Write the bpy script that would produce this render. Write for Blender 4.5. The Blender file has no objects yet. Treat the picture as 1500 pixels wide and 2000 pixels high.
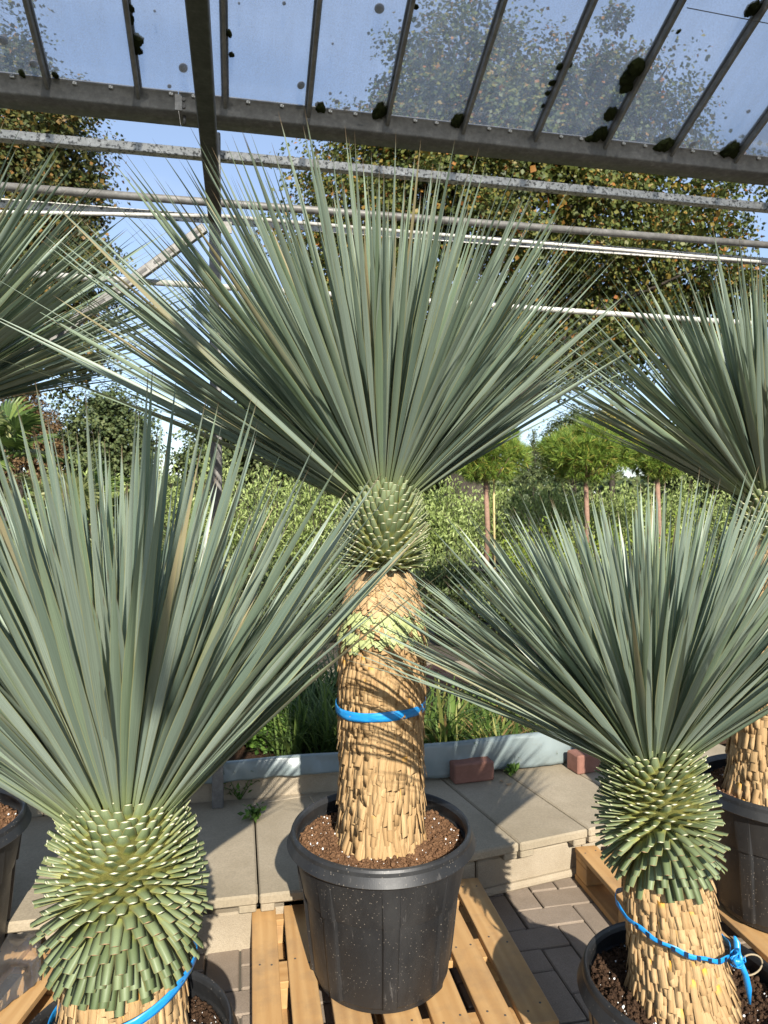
import bpy, bmesh, math, random
import numpy as np
from mathutils import Vector, Matrix, noise as mnoise
random.seed(7); rng = np.random.default_rng(11)
S = bpy.context.scene
COL = S.collection
rad = math.radians

# ---------------------------------------------------------------- camera
H = 1.43; FPX = 1387.0; YAW = rad(11.6); PIT = rad(1.16)
cam = bpy.data.cameras.new('camera'); camo = bpy.data.objects.new('camera', cam); COL.objects.link(camo)
cam.sensor_fit = 'HORIZONTAL'; cam.sensor_width = 36.0; cam.lens = FPX / 1500 * 36
cam.clip_start = 0.02; cam.clip_end = 3000
camo.location = (0, 0, H); camo.rotation_euler = (math.pi / 2 - PIT, 0, -YAW)
cam.dof.use_dof = True; cam.dof.focus_distance = 1.75; cam.dof.aperture_fstop = 14
S.camera = camo
S.render.resolution_x = 768; S.render.resolution_y = 1024

# ---------------------------------------------------------------- sky and sun
SUN_EL = 31.0
W = bpy.data.worlds.new('World'); S.world = W; W.use_nodes = True
nt = W.node_tree; nt.nodes.clear()
sky = nt.nodes.new('ShaderNodeTexSky'); sky.sky_type = 'NISHITA'; sky.sun_disc = False
sky.sun_elevation = rad(SUN_EL); sky.sun_rotation = rad(180); sky.air_density = 0.9; sky.dust_density = 0.35; sky.ozone_density = 1.4
bg = nt.nodes.new('ShaderNodeBackground'); bg.inputs['Strength'].default_value = 0.115
wo = nt.nodes.new('ShaderNodeOutputWorld')
# thin high cloud: pale streaks over the whole sky
tc = nt.nodes.new('ShaderNodeTexCoord'); mp = nt.nodes.new('ShaderNodeMapping'); mp.inputs['Scale'].default_value = (1.4, 1.4, 4.5)
nz = nt.nodes.new('ShaderNodeTexNoise'); nz.inputs['Scale'].default_value = 1.7; nz.inputs['Detail'].default_value = 6
cr = nt.nodes.new('ShaderNodeValToRGB'); cr.color_ramp.elements[0].position = .46; cr.color_ramp.elements[1].position = .78
cr.color_ramp.elements[1].color = (.75, .75, .75, 1)
mx = nt.nodes.new('ShaderNodeMix'); mx.data_type = 'RGBA'
mx.inputs['B'].default_value = (3.4, 4.1, 5.5, 1); cr.color_ramp.elements[0].color = (.30, .30, .30, 1)
nt.links.new(tc.outputs['Generated'], mp.inputs['Vector']); nt.links.new(mp.outputs[0], nz.inputs['Vector'])
nt.links.new(nz.outputs['Fac'], cr.inputs[0]); nt.links.new(cr.outputs['Color'], mx.inputs['Factor'])
nt.links.new(sky.outputs[0], mx.inputs['A']); nt.links.new(mx.outputs['Result'], bg.inputs['Color'])
nt.links.new(bg.outputs[0], wo.inputs[0])
sl = bpy.data.lights.new('sun', 'SUN'); sl.energy = 5.0; sl.angle = rad(.53); sl.color = (1, .94, .84)
so = bpy.data.objects.new('sun', sl); COL.objects.link(so); so.rotation_euler = (rad(90 - SUN_EL), 0, rad(1)); so.location = (0, -6, 6)
S.cycles.max_bounces = 6; S.cycles.diffuse_bounces = 3; S.cycles.glossy_bounces = 3; S.cycles.transmission_bounces = 4; S.cycles.transparent_max_bounces = 10
S.view_settings.view_transform = 'Standard'; S.view_settings.look = 'None'
S.view_settings.exposure = 0.9; S.view_settings.gamma = 1.0

# ---------------------------------------------------------------- pixel rays (photo pixels -> directions)
CAM = np.array([0, 0, H])
_R = np.array([math.cos(YAW), -math.sin(YAW), 0])
_F = np.array([math.sin(YAW) * math.cos(PIT), math.cos(YAW) * math.cos(PIT), -math.sin(PIT)])
_U = np.cross(_R, _F)
def ray(x, y): return _F + (x - 750) / FPX * _R + (1000 - y) / FPX * _U
def onz(x, y, z): d = ray(x, y); return CAM + d * (z - H) / d[2]
def onY(x, y, Y): d = ray(x, y); return CAM + d * Y / d[1]
def dep(x, y, d): return CAM + ray(x, y) * d
def gnd(x, d, z=0.0):
    p = dep(x, 972, d); return np.array([p[0], p[1], z])

# ---------------------------------------------------------------- materials
class NT:
    def __init__(s, name):
        s.m = bpy.data.materials.new(name); s.m.use_nodes = True; s.t = s.m.node_tree
        s.t.nodes.clear(); s.out = s.t.nodes.new('ShaderNodeOutputMaterial')
    def n(s, typ, **kw):
        nd = s.t.nodes.new('ShaderNode' + typ)
        for k, v in kw.items():
            if k.startswith('_'): nd.inputs[int(k[1:])].default_value = v
            elif hasattr(nd, k): setattr(nd, k, v)
            else: nd.inputs[k.replace('__', ' ')].default_value = v
        return nd
    def l(s, a, b): s.t.links.new(a, b)
    def noise(s, vec, scale, detail=4, rough=.6):
        nd = s.n('TexNoise'); nd.inputs['Scale'].default_value = scale; nd.inputs['Detail'].default_value = detail; nd.inputs['Roughness'].default_value = rough
        if vec is not None: s.l(vec, nd.inputs['Vector'])
        return nd.outputs['Fac']
    def map(s, vec, scale=(1, 1, 1), loc=None):
        nd = s.n('Mapping'); nd.inputs['Scale'].default_value = scale; s.l(vec, nd.inputs['Vector'])
        if loc is not None: s.l(loc, nd.inputs['Location'])
        return nd.outputs[0]
    def ramp(s, fac, stops):
        nd = s.n('ValToRGB'); e = nd.color_ramp.elements
        while len(e) < len(stops): e.new(.5)
        for i, (p, c) in enumerate(stops):
            e[i].position = p; e[i].color = (*c, 1) if not isinstance(c, (int, float)) else (c, c, c, 1)
        s.l(fac, nd.inputs[0]); return nd.outputs['Color']
    def mix(s, fac, a, b, bt='MIX'):
        nd = s.n('Mix', data_type='RGBA', blend_type=bt)
        for v, k in ((fac, 'Factor'), (a, 'A'), (b, 'B')):
            if hasattr(v, 'links'): s.l(v, nd.inputs[k])
            elif k == 'Factor': nd.inputs[k].default_value = v
            else: nd.inputs[k].default_value = (*v, 1)
        return nd.outputs['Result']
    def math(s, op, a, b=None):
        nd = s.n('Math', operation=op)
        for i, v in enumerate((a, b)):
            if v is None: continue
            if hasattr(v, 'links'): s.l(v, nd.inputs[i])
            else: nd.inputs[i].default_value = v
        return nd.outputs[0]
    def bump(s, h, strength=.4, dist=.01):
        nd = s.n('Bump'); nd.inputs['Strength'].default_value = strength; nd.inputs['Distance'].default_value = dist
        s.l(h, nd.inputs['Height']); return nd.outputs[0]
    def pbsdf(s, col, rough=.6, metal=0, spec=.4, normal=None, final=True):
        p = s.n('BsdfPrincipled')
        if hasattr(col, 'links'): s.l(col, p.inputs['Base Color'])
        else: p.inputs['Base Color'].default_value = (*col, 1)
        if hasattr(rough, 'links'): s.l(rough, p.inputs['Roughness'])
        else: p.inputs['Roughness'].default_value = rough
        p.inputs['Metallic'].default_value = metal; p.inputs['Specular IOR Level'].default_value = spec
        if normal is not None: s.l(normal, p.inputs['Normal'])
        if final: s.l(p.outputs[0], s.out.inputs[0])
        return p.outputs[0]
    def leafy(s, col, trans=.25, rough=.5, spec=.35, tcol=None):
        b = s.pbsdf(col, rough, 0, spec, None, False)
        t = s.n('BsdfTranslucent'); c2 = tcol if tcol is not None else col
        if hasattr(c2, 'links'): s.l(c2, t.inputs[0])
        else: t.inputs[0].default_value = (*c2, 1)
        m = s.n('MixShader'); m.inputs[0].default_value = trans
        s.l(b, m.inputs[1]); s.l(t.outputs[0], m.inputs[2]); s.l(m.outputs[0], s.out.inputs[0])
    def rnd(s):
        oi = s.n('ObjectInfo'); g = s.n('NewGeometry')
        return s.math('FRACT', s.math('ADD', oi.outputs['Random'], g.outputs['Random Per Island']))
    def obj(s): return s.n('TexCoord').outputs['Object']
    def uv(s): return s.n('TexCoord').outputs['UV']
    def pos(s): return s.n('NewGeometry').outputs['Position']

def m_yucca_leaf(name, lo, hi, base):
    t = NT(name); uv = t.uv(); sx = t.n('SeparateXYZ'); t.l(uv, sx.inputs[0]); U, V = sx.outputs[0], sx.outputs[1]
    r = t.rnd()
    col = t.mix(r, lo, hi)
    cmb = t.n('CombineXYZ'); t.l(U, cmb.inputs[0]); t.l(V, cmb.inputs[1]); t.l(t.math('MULTIPLY', r, 37.0), cmb.inputs[2])
    r2 = t.math('FRACT', t.math('MULTIPLY', r, 13.7)); col = t.mix(t.ramp(r2, [(.6, 0.), (1., .55)]), col, (.21, .29, .14))
    st = t.noise(t.map(cmb.outputs[0], (9, 1.2, 1)), 2.0, 3)
    col = t.mix(t.ramp(st, [(.35, 0.), (.7, .6)]), col, tuple(c * .6 for c in lo))
    sp = t.noise(t.map(cmb.outputs[0], (14, 70, 1)), 3.0, 2)                         # dark specks of age on some leaves
    spf = t.math('MULTIPLY', t.ramp(sp, [(.62, 0.), (.68, .55)]), t.ramp(r, [(.7, 0.), (.75, 1.)]))
    col = t.mix(spf, col, (.10, .12, .05))
    r3 = t.math('FRACT', t.math('MULTIPLY', r, 29.3)); col = t.mix(t.math('MULTIPLY', t.ramp(r3, [(.955, 0.), (.965, .8)]), t.ramp(V, [(.35, 0.), (.8, 1.)])), col, (.34, .27, .14))
    edge = t.math('ABSOLUTE', t.math('SUBTRACT', U, .5))
    col = t.mix(t.ramp(edge, [(.445, 0.), (.475, .75)]), col, (.34, .32, .12))
    col = t.mix(t.ramp(V, [(0., .85), (.16, 0.)]), col, base)
    vt = t.math('ADD', V, t.math('MULTIPLY', t.math('SUBTRACT', r, .5), .03))
    col = t.mix(t.ramp(vt, [(.955, 0.), (.985, .9)]), col, (.13, .075, .04))
    t.leafy(col, .12, .42, .45, t.mix(.5, col, (.30, .42, .12)))
    return t.m
M = {}
M['leaf'] = m_yucca_leaf('yucca_leaf', (.135, .185, .140), (.325, .390, .312), (.26, .31, .12))
def m_stub():
    t = NT('stub_green'); uv = t.uv(); sx = t.n('SeparateXYZ'); t.l(uv, sx.inputs[0]); r = t.rnd()
    col = t.mix(r, (.08, .11, .045), (.185, .225, .115))
    col = t.mix(t.ramp(sx.outputs[1], [(0., .95), (.5, 0.)]), col, (.31, .31, .05))
    edge = t.math('ABSOLUTE', t.math('SUBTRACT', sx.outputs[0], .5))
    col = t.mix(t.ramp(edge, [(.36, 0.), (.48, .6)]), col, (.33, .29, .10))
    ns = t.noise(t.obj(), 60, 4); col = t.mix(t.ramp(ns, [(.45, 0.), (.75, .5)]), col, (.09, .11, .04))
    t.pbsdf(col, .5, 0, .35); return t.m
M['stub'] = m_stub()
def m_simple(name, a, b, scale, rough=.7, spec=.3, bump=.0, metal=0, usernd=True, dist=.01, coord='obj', stretch=(1, 1, 1)):
    t = NT(name); v = t.map(t.obj() if coord == 'obj' else t.pos(), stretch); n = t.noise(v, scale, 6, .65)
    col = t.mix(t.ramp(n, [(.3, 0.), (.72, 1.)]), a, b)
    if usernd: col = t.mix(t.math('MULTIPLY', t.rnd(), .45), col, tuple(x * .55 for x in a))
    nn = t.bump(t.noise(v, scale * 4, 5), bump, dist) if bump else None
    t.pbsdf(col, rough, metal, spec, nn); return t.m
M['cut'] = m_simple('cut_end', (.62, .58, .36), (.78, .75, .55), 30, .7)
M['cut_dry'] = m_simple('cut_end_dry', (.28, .155, .07), (.48, .34, .20), 30, .8)
def m_bark(name, a, b, c):
    t = NT(name); uv = t.uv(); sx = t.n('SeparateXYZ'); t.l(uv, sx.inputs[0]); r = t.rnd()
    cmb = t.n('CombineXYZ'); t.l(sx.outputs[0], cmb.inputs[0]); t.l(sx.outputs[1], cmb.inputs[1]); t.l(t.math('MULTIPLY', r, 51.), cmb.inputs[2])
    col = t.mix(r, a, b)
    st = t.noise(t.map(cmb.outputs[0], (6, .8, 1)), 2.4, 4)
    col = t.mix(t.ramp(st, [(.4, 0.), (.7, .7)]), col, c)
    col = t.mix(t.math('MULTIPLY', t.ramp(t.math('FRACT', t.math('MULTIPLY', r, 7.3)), [(.90, 0.), (.95, 1.)]), t.ramp(sx.outputs[1], [(.1, 1.), (.5, 0.)])), col, (.72, .36, .04))
    nb = t.bump(st, .35, .002)
    t.pbsdf(col, .72, 0, .25, nb); return t.m
M['bark'] = m_bark('dry_leaf_base', (.36, .23, .105), (.50, .345, .175), (.26, .15, .065))
M['bark_core'] = m_simple('trunk_core', (.17, .105, .05), (.27, .17, .085), 40, .9, .1, .5, 0, False)
M['collar_core'] = m_simple('collar_core', (.045, .05, .012), (.12, .11, .025), 40, .8, .2, .4, 0, False)
M['scale_green'] = m_simple('green_scale', (.36, .42, .16), (.46, .50, .24), 25, .6)
M['scale_wide'] = m_simple('wide_scale', (.40, .255, .125), (.55, .38, .20), 25, .75)
def m_pot():
    t = NT('black_pot_plastic'); p = t.obj()
    vo = t.n('TexVoronoi', feature='F1'); vo.inputs['Scale'].default_value = 130; t.l(p, vo.inputs['Vector'])
    pick = t.n('SeparateColor'); t.l(vo.outputs['Color'], pick.inputs[0])
    spot = t.math('MULTIPLY', t.ramp(vo.outputs['Distance'], [(.12, 1.), (.2, 0.)]), t.ramp(pick.outputs[0], [(.40, 0.), (.45, 1.)]))
    spot = t.math('MULTIPLY', spot, t.ramp(t.noise(p, 8, 4), [(.36, 0.), (.62, 1.)]))
    dust = t.ramp(t.noise(t.map(p, (1, 1, .35)), 7, 6, .7), [(.42, 0.), (.8, .5)])
    col = t.mix(dust, (.011, .0115, .0125), (.055, .053, .05))
    scr = t.ramp(t.noise(t.map(p, (60, 60, 4)), 1.2, 3), [(.66, 0.), (.74, .25)])
    col = t.mix(scr, col, (.16, .15, .14))
    col = t.mix(t.math('MULTIPLY', spot, .6), col, (.33, .28, .22))
    rgh = t.ramp(t.noise(p, 12, 4), [(.3, .38), (.7, .55)])
    t.pbsdf(col, rgh, 0, .5, t.bump(t.noise(p, 90, 3), .06, .003)); return t.m
M['pot'] = m_pot()
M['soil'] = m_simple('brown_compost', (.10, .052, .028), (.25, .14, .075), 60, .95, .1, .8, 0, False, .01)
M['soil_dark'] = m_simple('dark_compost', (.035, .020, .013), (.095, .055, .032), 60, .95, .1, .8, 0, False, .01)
M['perlite'] = m_simple('perlite', (.7, .7, .68), (.85, .85, .82), 30, .8)
def m_wood(name, a, b, c):
    t = NT(name); p = t.obj(); oi = t.n('ObjectInfo'); r = oi.outputs['Random']
    off = t.n('CombineXYZ'); t.l(t.math('MULTIPLY', r, 17.), off.inputs[0]); t.l(t.math('MULTIPLY', r, 9.), off.inputs[1])
    g = t.noise(t.map(p, (26, 1.5, 26), off.outputs[0]), 1.6, 5, .6)
    wv = t.n('TexWave', wave_type='BANDS', bands_direction='X'); wv.inputs['Scale'].default_value = 9; wv.inputs['Distortion'].default_value = 6; wv.inputs['Detail'].default_value = 2; wv.inputs['Detail Scale'].default_value = .8
    t.l(t.map(p, (1, .12, 1), off.outputs[0]), wv.inputs['Vector'])
    col = t.mix(t.ramp(g, [(.3, 0.), (.7, 1.)]), a, b)
    col = t.mix(t.math('MULTIPLY', wv.outputs['Fac'], .38), col, c)
    kn = t.n('TexVoronoi'); kn.inputs['Scale'].default_value = 5.5; t.l(t.map(p, (1, .55, 1), off.outputs[0]), kn.inputs['Vector'])
    col = t.mix(t.ramp(kn.outputs['Distance'], [(.045, .8), (.10, 0.)]), col, (.17, .07, .025))
    dirt = t.noise(t.pos(), 6, 6, .7); col = t.mix(t.ramp(dirt, [(.46, 0.), (.78, .7)]), col, (.16, .12, .085))
    col = t.mix(t.math('MULTIPLY', r, .3), col, (.30, .17, .07))
    t.pbsdf(col, .68, 0, .3, t.bump(g, .25, .003)); return t.m
M['wood'] = m_wood('pallet_wood', (.44, .255, .10), (.55, .345, .15), (.34, .17, .055))
def m_concrete(name, a, b, stain, sc=5, bump=.25):
    t = NT(name); p = t.pos(); n1 = t.noise(p, sc, 8, .7); n2 = t.noise(p, sc * 30, 4, .7); n3 = t.noise(p, 2.2, 5, .6)
    col = t.mix(t.ramp(n1, [(.3, 0.), (.7, 1.)]), a, b)
    col = t.mix(t.ramp(n3, [(.45, 0.), (.75, .6)]), col, stain)
    col = t.mix(t.ramp(n2, [(.35, .45), (.6, 0.)]), col, tuple(x * .6 for x in a))
    col = t.mix(t.math('MULTIPLY', t.n('ObjectInfo').outputs['Random'], .22), col, tuple(x * .6 for x in a))
    t.pbsdf(col, .9, 0, .2, t.bump(n2, bump, .004)); return t.m
M['slab'] = m_concrete('concrete_slab', (.30, .25, .175), (.41, .345, .25), (.23, .19, .125))
M['block'] = m_concrete('concrete_block', (.36, .30, .215), (.46, .39, .29), (.21, .16, .10), 9, .7)
M['paver'] = m_concrete('concrete_paver', (.235, .185, .14), (.315, .255, .20), (.18, .145, .11), 8, .4)
M['sand'] = m_concrete('joint_sand', (.11, .095, .075), (.16, .14, .11), (.09, .08, .06), 20, .5)
M['brick'] = m_concrete('red_brick', (.22, .105, .075), (.32, .16, .12), (.17, .09, .07), 22, .5)
def m_ground():
    t = NT('nursery_ground'); p = t.pos(); n = t.noise(p, 1.1, 8, .7); n2 = t.noise(p, 26, 5, .7)
    col = t.mix(t.ramp(n, [(.35, 0.), (.65, 1.)]), (.075, .062, .048), (.15, .13, .11))
    col = t.mix(t.ramp(n2, [(.4, .5), (.65, 0.)]), col, (.035, .032, .022))
    t.pbsdf(col, .95, 0, .15, t.bump(n2, .8, .02)); return t.m
M['ground'] = m_ground()
def m_galv(name, a, b, rough=.5, spotty=0):
    t = NT(name); p = t.obj()
    vo = t.n('TexVoronoi'); vo.inputs['Scale'].default_value = 55; t.l(p, vo.inputs['Vector'])
    sc = t.n('SeparateColor'); t.l(vo.outputs['Color'], sc.inputs[0])
    n = t.noise(t.map(p, (1, 1, 1)), 9, 7, .7)
    col = t.mix(t.ramp(n, [(.35, 0.), (.68, 1.)]), a, b)
    col = t.mix(t.math('MULTIPLY', sc.outputs[0], .22), col, tuple(x * .5 for x in a))
    nf = t.noise(p, 38, 6, .75); col = t.mix(t.ramp(nf, [(.40, .55), (.62, 0.)]), col, tuple(x * .55 for x in a)); col = t.mix(t.ramp(nf, [(.60, 0.), (.75, .35)]), col, tuple(min(1, x * 1.5) for x in b))
    rs = t.noise(p, 3.4, 7, .75); col = t.mix(t.ramp(rs, [(.62, 0.), (.76, .6)]), col, (.10, .06, .035))
    if spotty:
        ns = t.noise(t.map(p, (1, 1, 1)), 70, 3, .7); col = t.mix(t.ramp(ns, [(.52, 0.), (.60, .85)]), col, (.03, .03, .028))
    t.pbsdf(col, rough, .25, .4, t.bump(n, .12, .004)); return t.m
M['galv'] = m_galv('galvanised_steel', (.15, .145, .135), (.25, .24, .225), .55)
M['galv_dark'] = m_galv('weathered_steel', (.075, .07, .065), (.13, .125, .115), .6)
M['galv_pale'] = m_galv('pale_lichened_steel', (.50, .49, .46), (.66, .65, .62), .55, 1)
M['white_pipe'] = m_galv('white_painted_pipe', (.62, .60, .55), (.74, .72, .66), .5)
M['bar'] = m_galv('glazing_bar_metal', (.20, .19, .17), (.33, .31, .28), .6)
def m_glass():
    t = NT('dirty_roof_glass'); p = t.obj()
    n1 = t.noise(p, 3.5, 8, .75); n2 = t.noise(p, 160, 3, .7); n3 = t.noise(t.map(p, (6, .8, 1)), 2.5, 5, .6)
    dirt = t.math('ADD', t.math('MULTIPLY', t.ramp(n2, [(.42, .0), (.62, 1.)]), .16), t.math('MULTIPLY', t.ramp(n3, [(.3, 0.), (.75, 1.)]), .16))
    dirt = t.math('ADD', dirt, t.math('MULTIPLY', t.ramp(n1, [(.35, 0.), (.7, 1.)]), .12))
    dirt = t.math('MULTIPLY', t.math('ADD', dirt, .10), .80)
    tr = t.n('BsdfTransparent'); tr.inputs[0].default_value = (.93, .95, .97, 1)
    df = t.n('BsdfDiffuse'); df.inputs[0].default_value = (.42, .45, .46, 1)
    tl = t.n('BsdfTranslucent'); tl.inputs[0].default_value = (.74, .79, .86, 1)
    m0 = t.n('MixShader'); m0.inputs[0].default_value = .6; t.l(df.outputs[0], m0.inputs[1]); t.l(tl.outputs[0], m0.inputs[2])
    m1 = t.n('MixShader'); t.l(dirt, m1.inputs[0]); t.l(tr.outputs[0], m1.inputs[1]); t.l(m0.outputs[0], m1.inputs[2])
    gl = t.n('BsdfGlossy'); gl.inputs['Roughness'].default_value = .08
    fr = t.n('Fresnel'); fr.inputs[0].default_value = 1.35
    m2 = t.n('MixShader'); t.l(t.math('MULTIPLY', fr.outputs[0], .6), m2.inputs[0]); t.l(m1.outputs[0], m2.inputs[1]); t.l(gl.outputs[0], m2.inputs[2])
    t.l(m2.outputs[0], t.out.inputs[0]); return t.m
M['glass'] = m_glass()
M['moss'] = m_simple('dark_moss', (.012, .016, .006), (.06, .07, .02), 60, .95, .1, .8)
M['spot'] = m_simple('grey_lichen_spot', (.07, .065, .06), (.14, .13, .12), 40, .9)
def m_liner():
    t = NT('grey_pond_liner'); p = t.obj(); n = t.noise(p, 5, 6)
    col = t.mix(t.ramp(n, [(.3, 0.), (.7, 1.)]), (.15, .185, .185), (.21, .25, .25))
    col = t.mix(t.ramp(t.noise(p, 22, 6, .75), [(.55, 0.), (.8, .5)]), col, (.16, .15, .12))
    t.pbsdf(col, .33, 0, .5); return t.m
M['liner'] = m_liner()
def m_strap():
    t = NT('blue_strap'); uv = t.uv(); sx = t.n('SeparateXYZ'); t.l(uv, sx.inputs[0])
    n = t.noise(t.map(uv, (40, 3, 1)), 1.0, 4)
    col = t.mix(t.ramp(n, [(.3, 0.), (.7, 1.)]), (.01, .20, .52), (.02, .29, .68))
    t.pbsdf(col, .35, 0, .5); return t.m
M['strap'] = m_strap()
M['strap_dark'] = m_simple('strap_mark', (.012, .02, .04), (.02, .03, .06), 30, .4)
M['twine'] = m_simple('twine', (.30, .24, .15), (.42, .34, .22), 60, .9)
def m_foliage(name, cols, trans=.3, rough=.5, spec=.3):
    t = NT(name); r = t.rnd()
    col = t.ramp(r, cols)
    t.leafy(col, trans, rough, spec); return t.m
M['maple'] = m_foliage('maple_leaf', [(0., (.045, .065, .016)), (.45, (.09, .115, .027)), (.78, (.16, .165, .038)), (.92, (.25, .17, .035)), (1., (.33, .12, .03))], .28)
M['maple_b'] = m_foliage('maple_leaf_dark', [(0., (.035, .05, .014)), (.5, (.07, .085, .022)), (.8, (.13, .12, .03)), (1., (.24, .12, .035))], .25)
M['fargreen'] = m_foliage('far_green', [(0., (.05, .075, .03)), (.6, (.095, .125, .045)), (1., (.15, .17, .065))], .2)
M['farbrown'] = m_foliage('far_russet', [(0., (.10, .06, .03)), (.6, (.17, .10, .045)), (1., (.20, .14, .055))], .2)
M['faryellow'] = m_foliage('far_yellow', [(0., (.20, .17, .03)), (.6, (.40, .30, .04)), (1., (.50, .38, .07))], .2)
M['olive'] = m_foliage('olive_leaf', [(0., (.13, .18, .045)), (.5, (.26, .33, .09)), (1., (.43, .50, .20))], .25)
M['pine'] = m_foliage('pine_needle', [(0., (.07, .13, .02)), (.6, (.17, .26, .04)), (.9, (.28, .34, .055)), (1., (.38, .25, .06))], .15)
M['shrub'] = m_foliage('shrub_leaf', [(0., (.04, .09, .015)), (.6, (.09, .18, .03)), (1., (.17, .28, .05))], .3)
M['shrub_dull'] = m_foliage('dull_shrub_leaf', [(0., (.05, .075, .02)), (.6, (.10, .135, .04)), (1., (.18, .21, .08))], .25)
M['lime'] = m_foliage('lime_shrub', [(0., (.13, .20, .02)), (.6, (.24, .32, .035)), (1., (.34, .36, .06))], .3)
M['grassy'] = m_foliage('strap_grass', [(0., (.05, .10, .02)), (.6, (.13, .20, .04)), (.85, (.28, .28, .08)), (1., (.36, .19, .09))], .3)
M['palm'] = m_foliage('palm_leaf', [(0., (.05, .085, .025)), (.6, (.10, .16, .04)), (1., (.19, .25, .06))], .3, .4, .4)
M['palm_pale'] = m_foliage('palm_leaf_pale', [(0., (.16, .19, .07)), (.6, (.27, .30, .12)), (1., (.36, .36, .16))], .35, .4, .4)
M['treebark'] = m_simple('tree_bark', (.035, .028, .022), (.09, .075, .06), 9, .9, .15, .8, 0, False, .03)
M['pinebark'] = m_simple('pine_bark', (.20, .12, .085), (.33, .21, .15), 30, .9, .15, .5, 0, False)
M['bamboo'] = m_simple('bamboo_cane', (.42, .32, .14), (.55, .43, .21), 12, .6, .3, 0, 0, False)
M['film'] = None
def m_film():
    t = NT('clear_film'); gl = t.n('BsdfGlossy'); gl.inputs['Roughness'].default_value = .15
    tr = t.n('BsdfTransparent'); df = t.n('BsdfDiffuse'); df.inputs[0].default_value = (.8, .8, .8, 1)
    a = t.n('MixShader'); a.inputs[0].default_value = .06; t.l(tr.outputs[0], a.inputs[1]); t.l(df.outputs[0], a.inputs[2])
    b = t.n('MixShader'); fr = t.n('Fresnel'); fr.inputs[0].default_value = 1.45; t.l(fr.outputs[0], b.inputs[0]); t.l(a.outputs[0], b.inputs[1]); t.l(gl.outputs[0], b.inputs[2])
    t.l(b.outputs[0], t.out.inputs[0]); return t.m
M['film'] = m_film()

# ---------------------------------------------------------------- object helpers
def tag(o, label=None, cat=None, group=None, kind=None):
    for k, v in (('label', label), ('category', cat), ('group', group), ('kind', kind)):
        if v: o[k] = v
    return o
def empty(name, loc=(0, 0, 0), rz=0, **kw):
    o = bpy.data.objects.new(name, None); COL.objects.link(o); o.location = loc; o.rotation_euler = (0, 0, rz)
    o.empty_display_size = .05
    return tag(o, **kw)
def put(name, mesh, parent=None, mat=None, loc=None, **kw):
    o = bpy.data.objects.new(name, mesh); COL.objects.link(o)
    if parent is not None: o.parent = parent
    if mat is not None and not mesh.materials: mesh.materials.append(mat)
    if loc is not None: o.location = loc
    return tag(o, **kw)
def fast_mesh(name, verts, faces, mats, uvs=None, midx=None, smooth=False):
    verts = np.asarray(verts, np.float32); faces = np.asarray(faces, np.int32); n, k = faces.shape
    me = bpy.data.meshes.new(name); me.vertices.add(len(verts)); me.vertices.foreach_set('co', verts.ravel())
    me.loops.add(n * k); me.loops.foreach_set('vertex_index', faces.ravel())
    me.polygons.add(n); me.polygons.foreach_set('loop_start', np.arange(0, n * k, k, dtype=np.int32))
    for m in mats: me.materials.append(m)
    if midx is not None: me.polygons.foreach_set('material_index', np.asarray(midx, np.int32))
    if smooth: me.polygons.foreach_set('use_smooth', np.ones(n, bool))
    if uvs is not None:
        ul = me.uv_layers.new(name='UVMap'); ul.data.foreach_set('uv', np.asarray(uvs, np.float32).ravel())
    me.update(calc_edges=True); return me
class Tmpl:
    """a small shape that is copied many times, as objects that share it or joined into one mesh"""
    def __init__(s, name, verts, faces, mats, vuv=None, midx=None, smooth=False):
        s.name = name; s.v = np.asarray(verts, float); s.f = np.asarray(faces, int); s.mats = mats
        s.uv = None if vuv is None else np.asarray(vuv, float)[s.f]; s.mi = midx; s.sm = smooth; s._m = None
    def mesh(s):
        if s._m is None: s._m = fast_mesh(s.name, s.v, s.f, s.mats, s.uv, s.mi, s.sm)
        return s._m
def join(name, tmpls, which, mats4):
    """join copies; all templates share face arity and materials"""
    V, Fc, UV, MI = [], [], [], []; off = 0; which = np.asarray(which)
    for ti, T in enumerate(tmpls):
        A = mats4[which == ti]
        if not len(A): continue
        v = np.einsum('nij,vj->nvi', A[:, :3, :3], T.v) + A[:, None, :3, 3]
        nv = len(T.v); V.append(v.reshape(-1, 3))
        Fc.append((T.f[None] + (np.arange(len(A)) * nv)[:, None, None] + off).reshape(-1, T.f.shape[1])); off += nv * len(A)
        if T.uv is not None: UV.append(np.tile(T.uv[None], (len(A), 1, 1, 1)).reshape(-1, 2))
        if T.mi is not None: MI.append(np.tile(np.asarray(T.mi), len(A)))
    return fast_mesh(name, np.concatenate(V), np.concatenate(Fc), tmpls[0].mats, np.concatenate(UV) if UV else None, np.concatenate(MI) if MI else None, tmpls[0].sm)
def pieces(parent, name, tmpls, which, mats4, score, limit, rest_name):
    """the `limit` pieces that show largest become objects, the rest one joined part"""
    order = np.argsort(-score); sel = order[:limit]; rest = order[limit:]
    for i in sel:
        o = bpy.data.objects.new(name, tmpls[which[i]].mesh().copy()); COL.objects.link(o); o.parent = parent
        o.matrix_basis = Matrix(mats4[i].tolist())
    if len(rest):
        put(rest_name, join(rest_name, tmpls, np.asarray(which)[rest], mats4[rest]), parent, kind='stuff')
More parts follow.
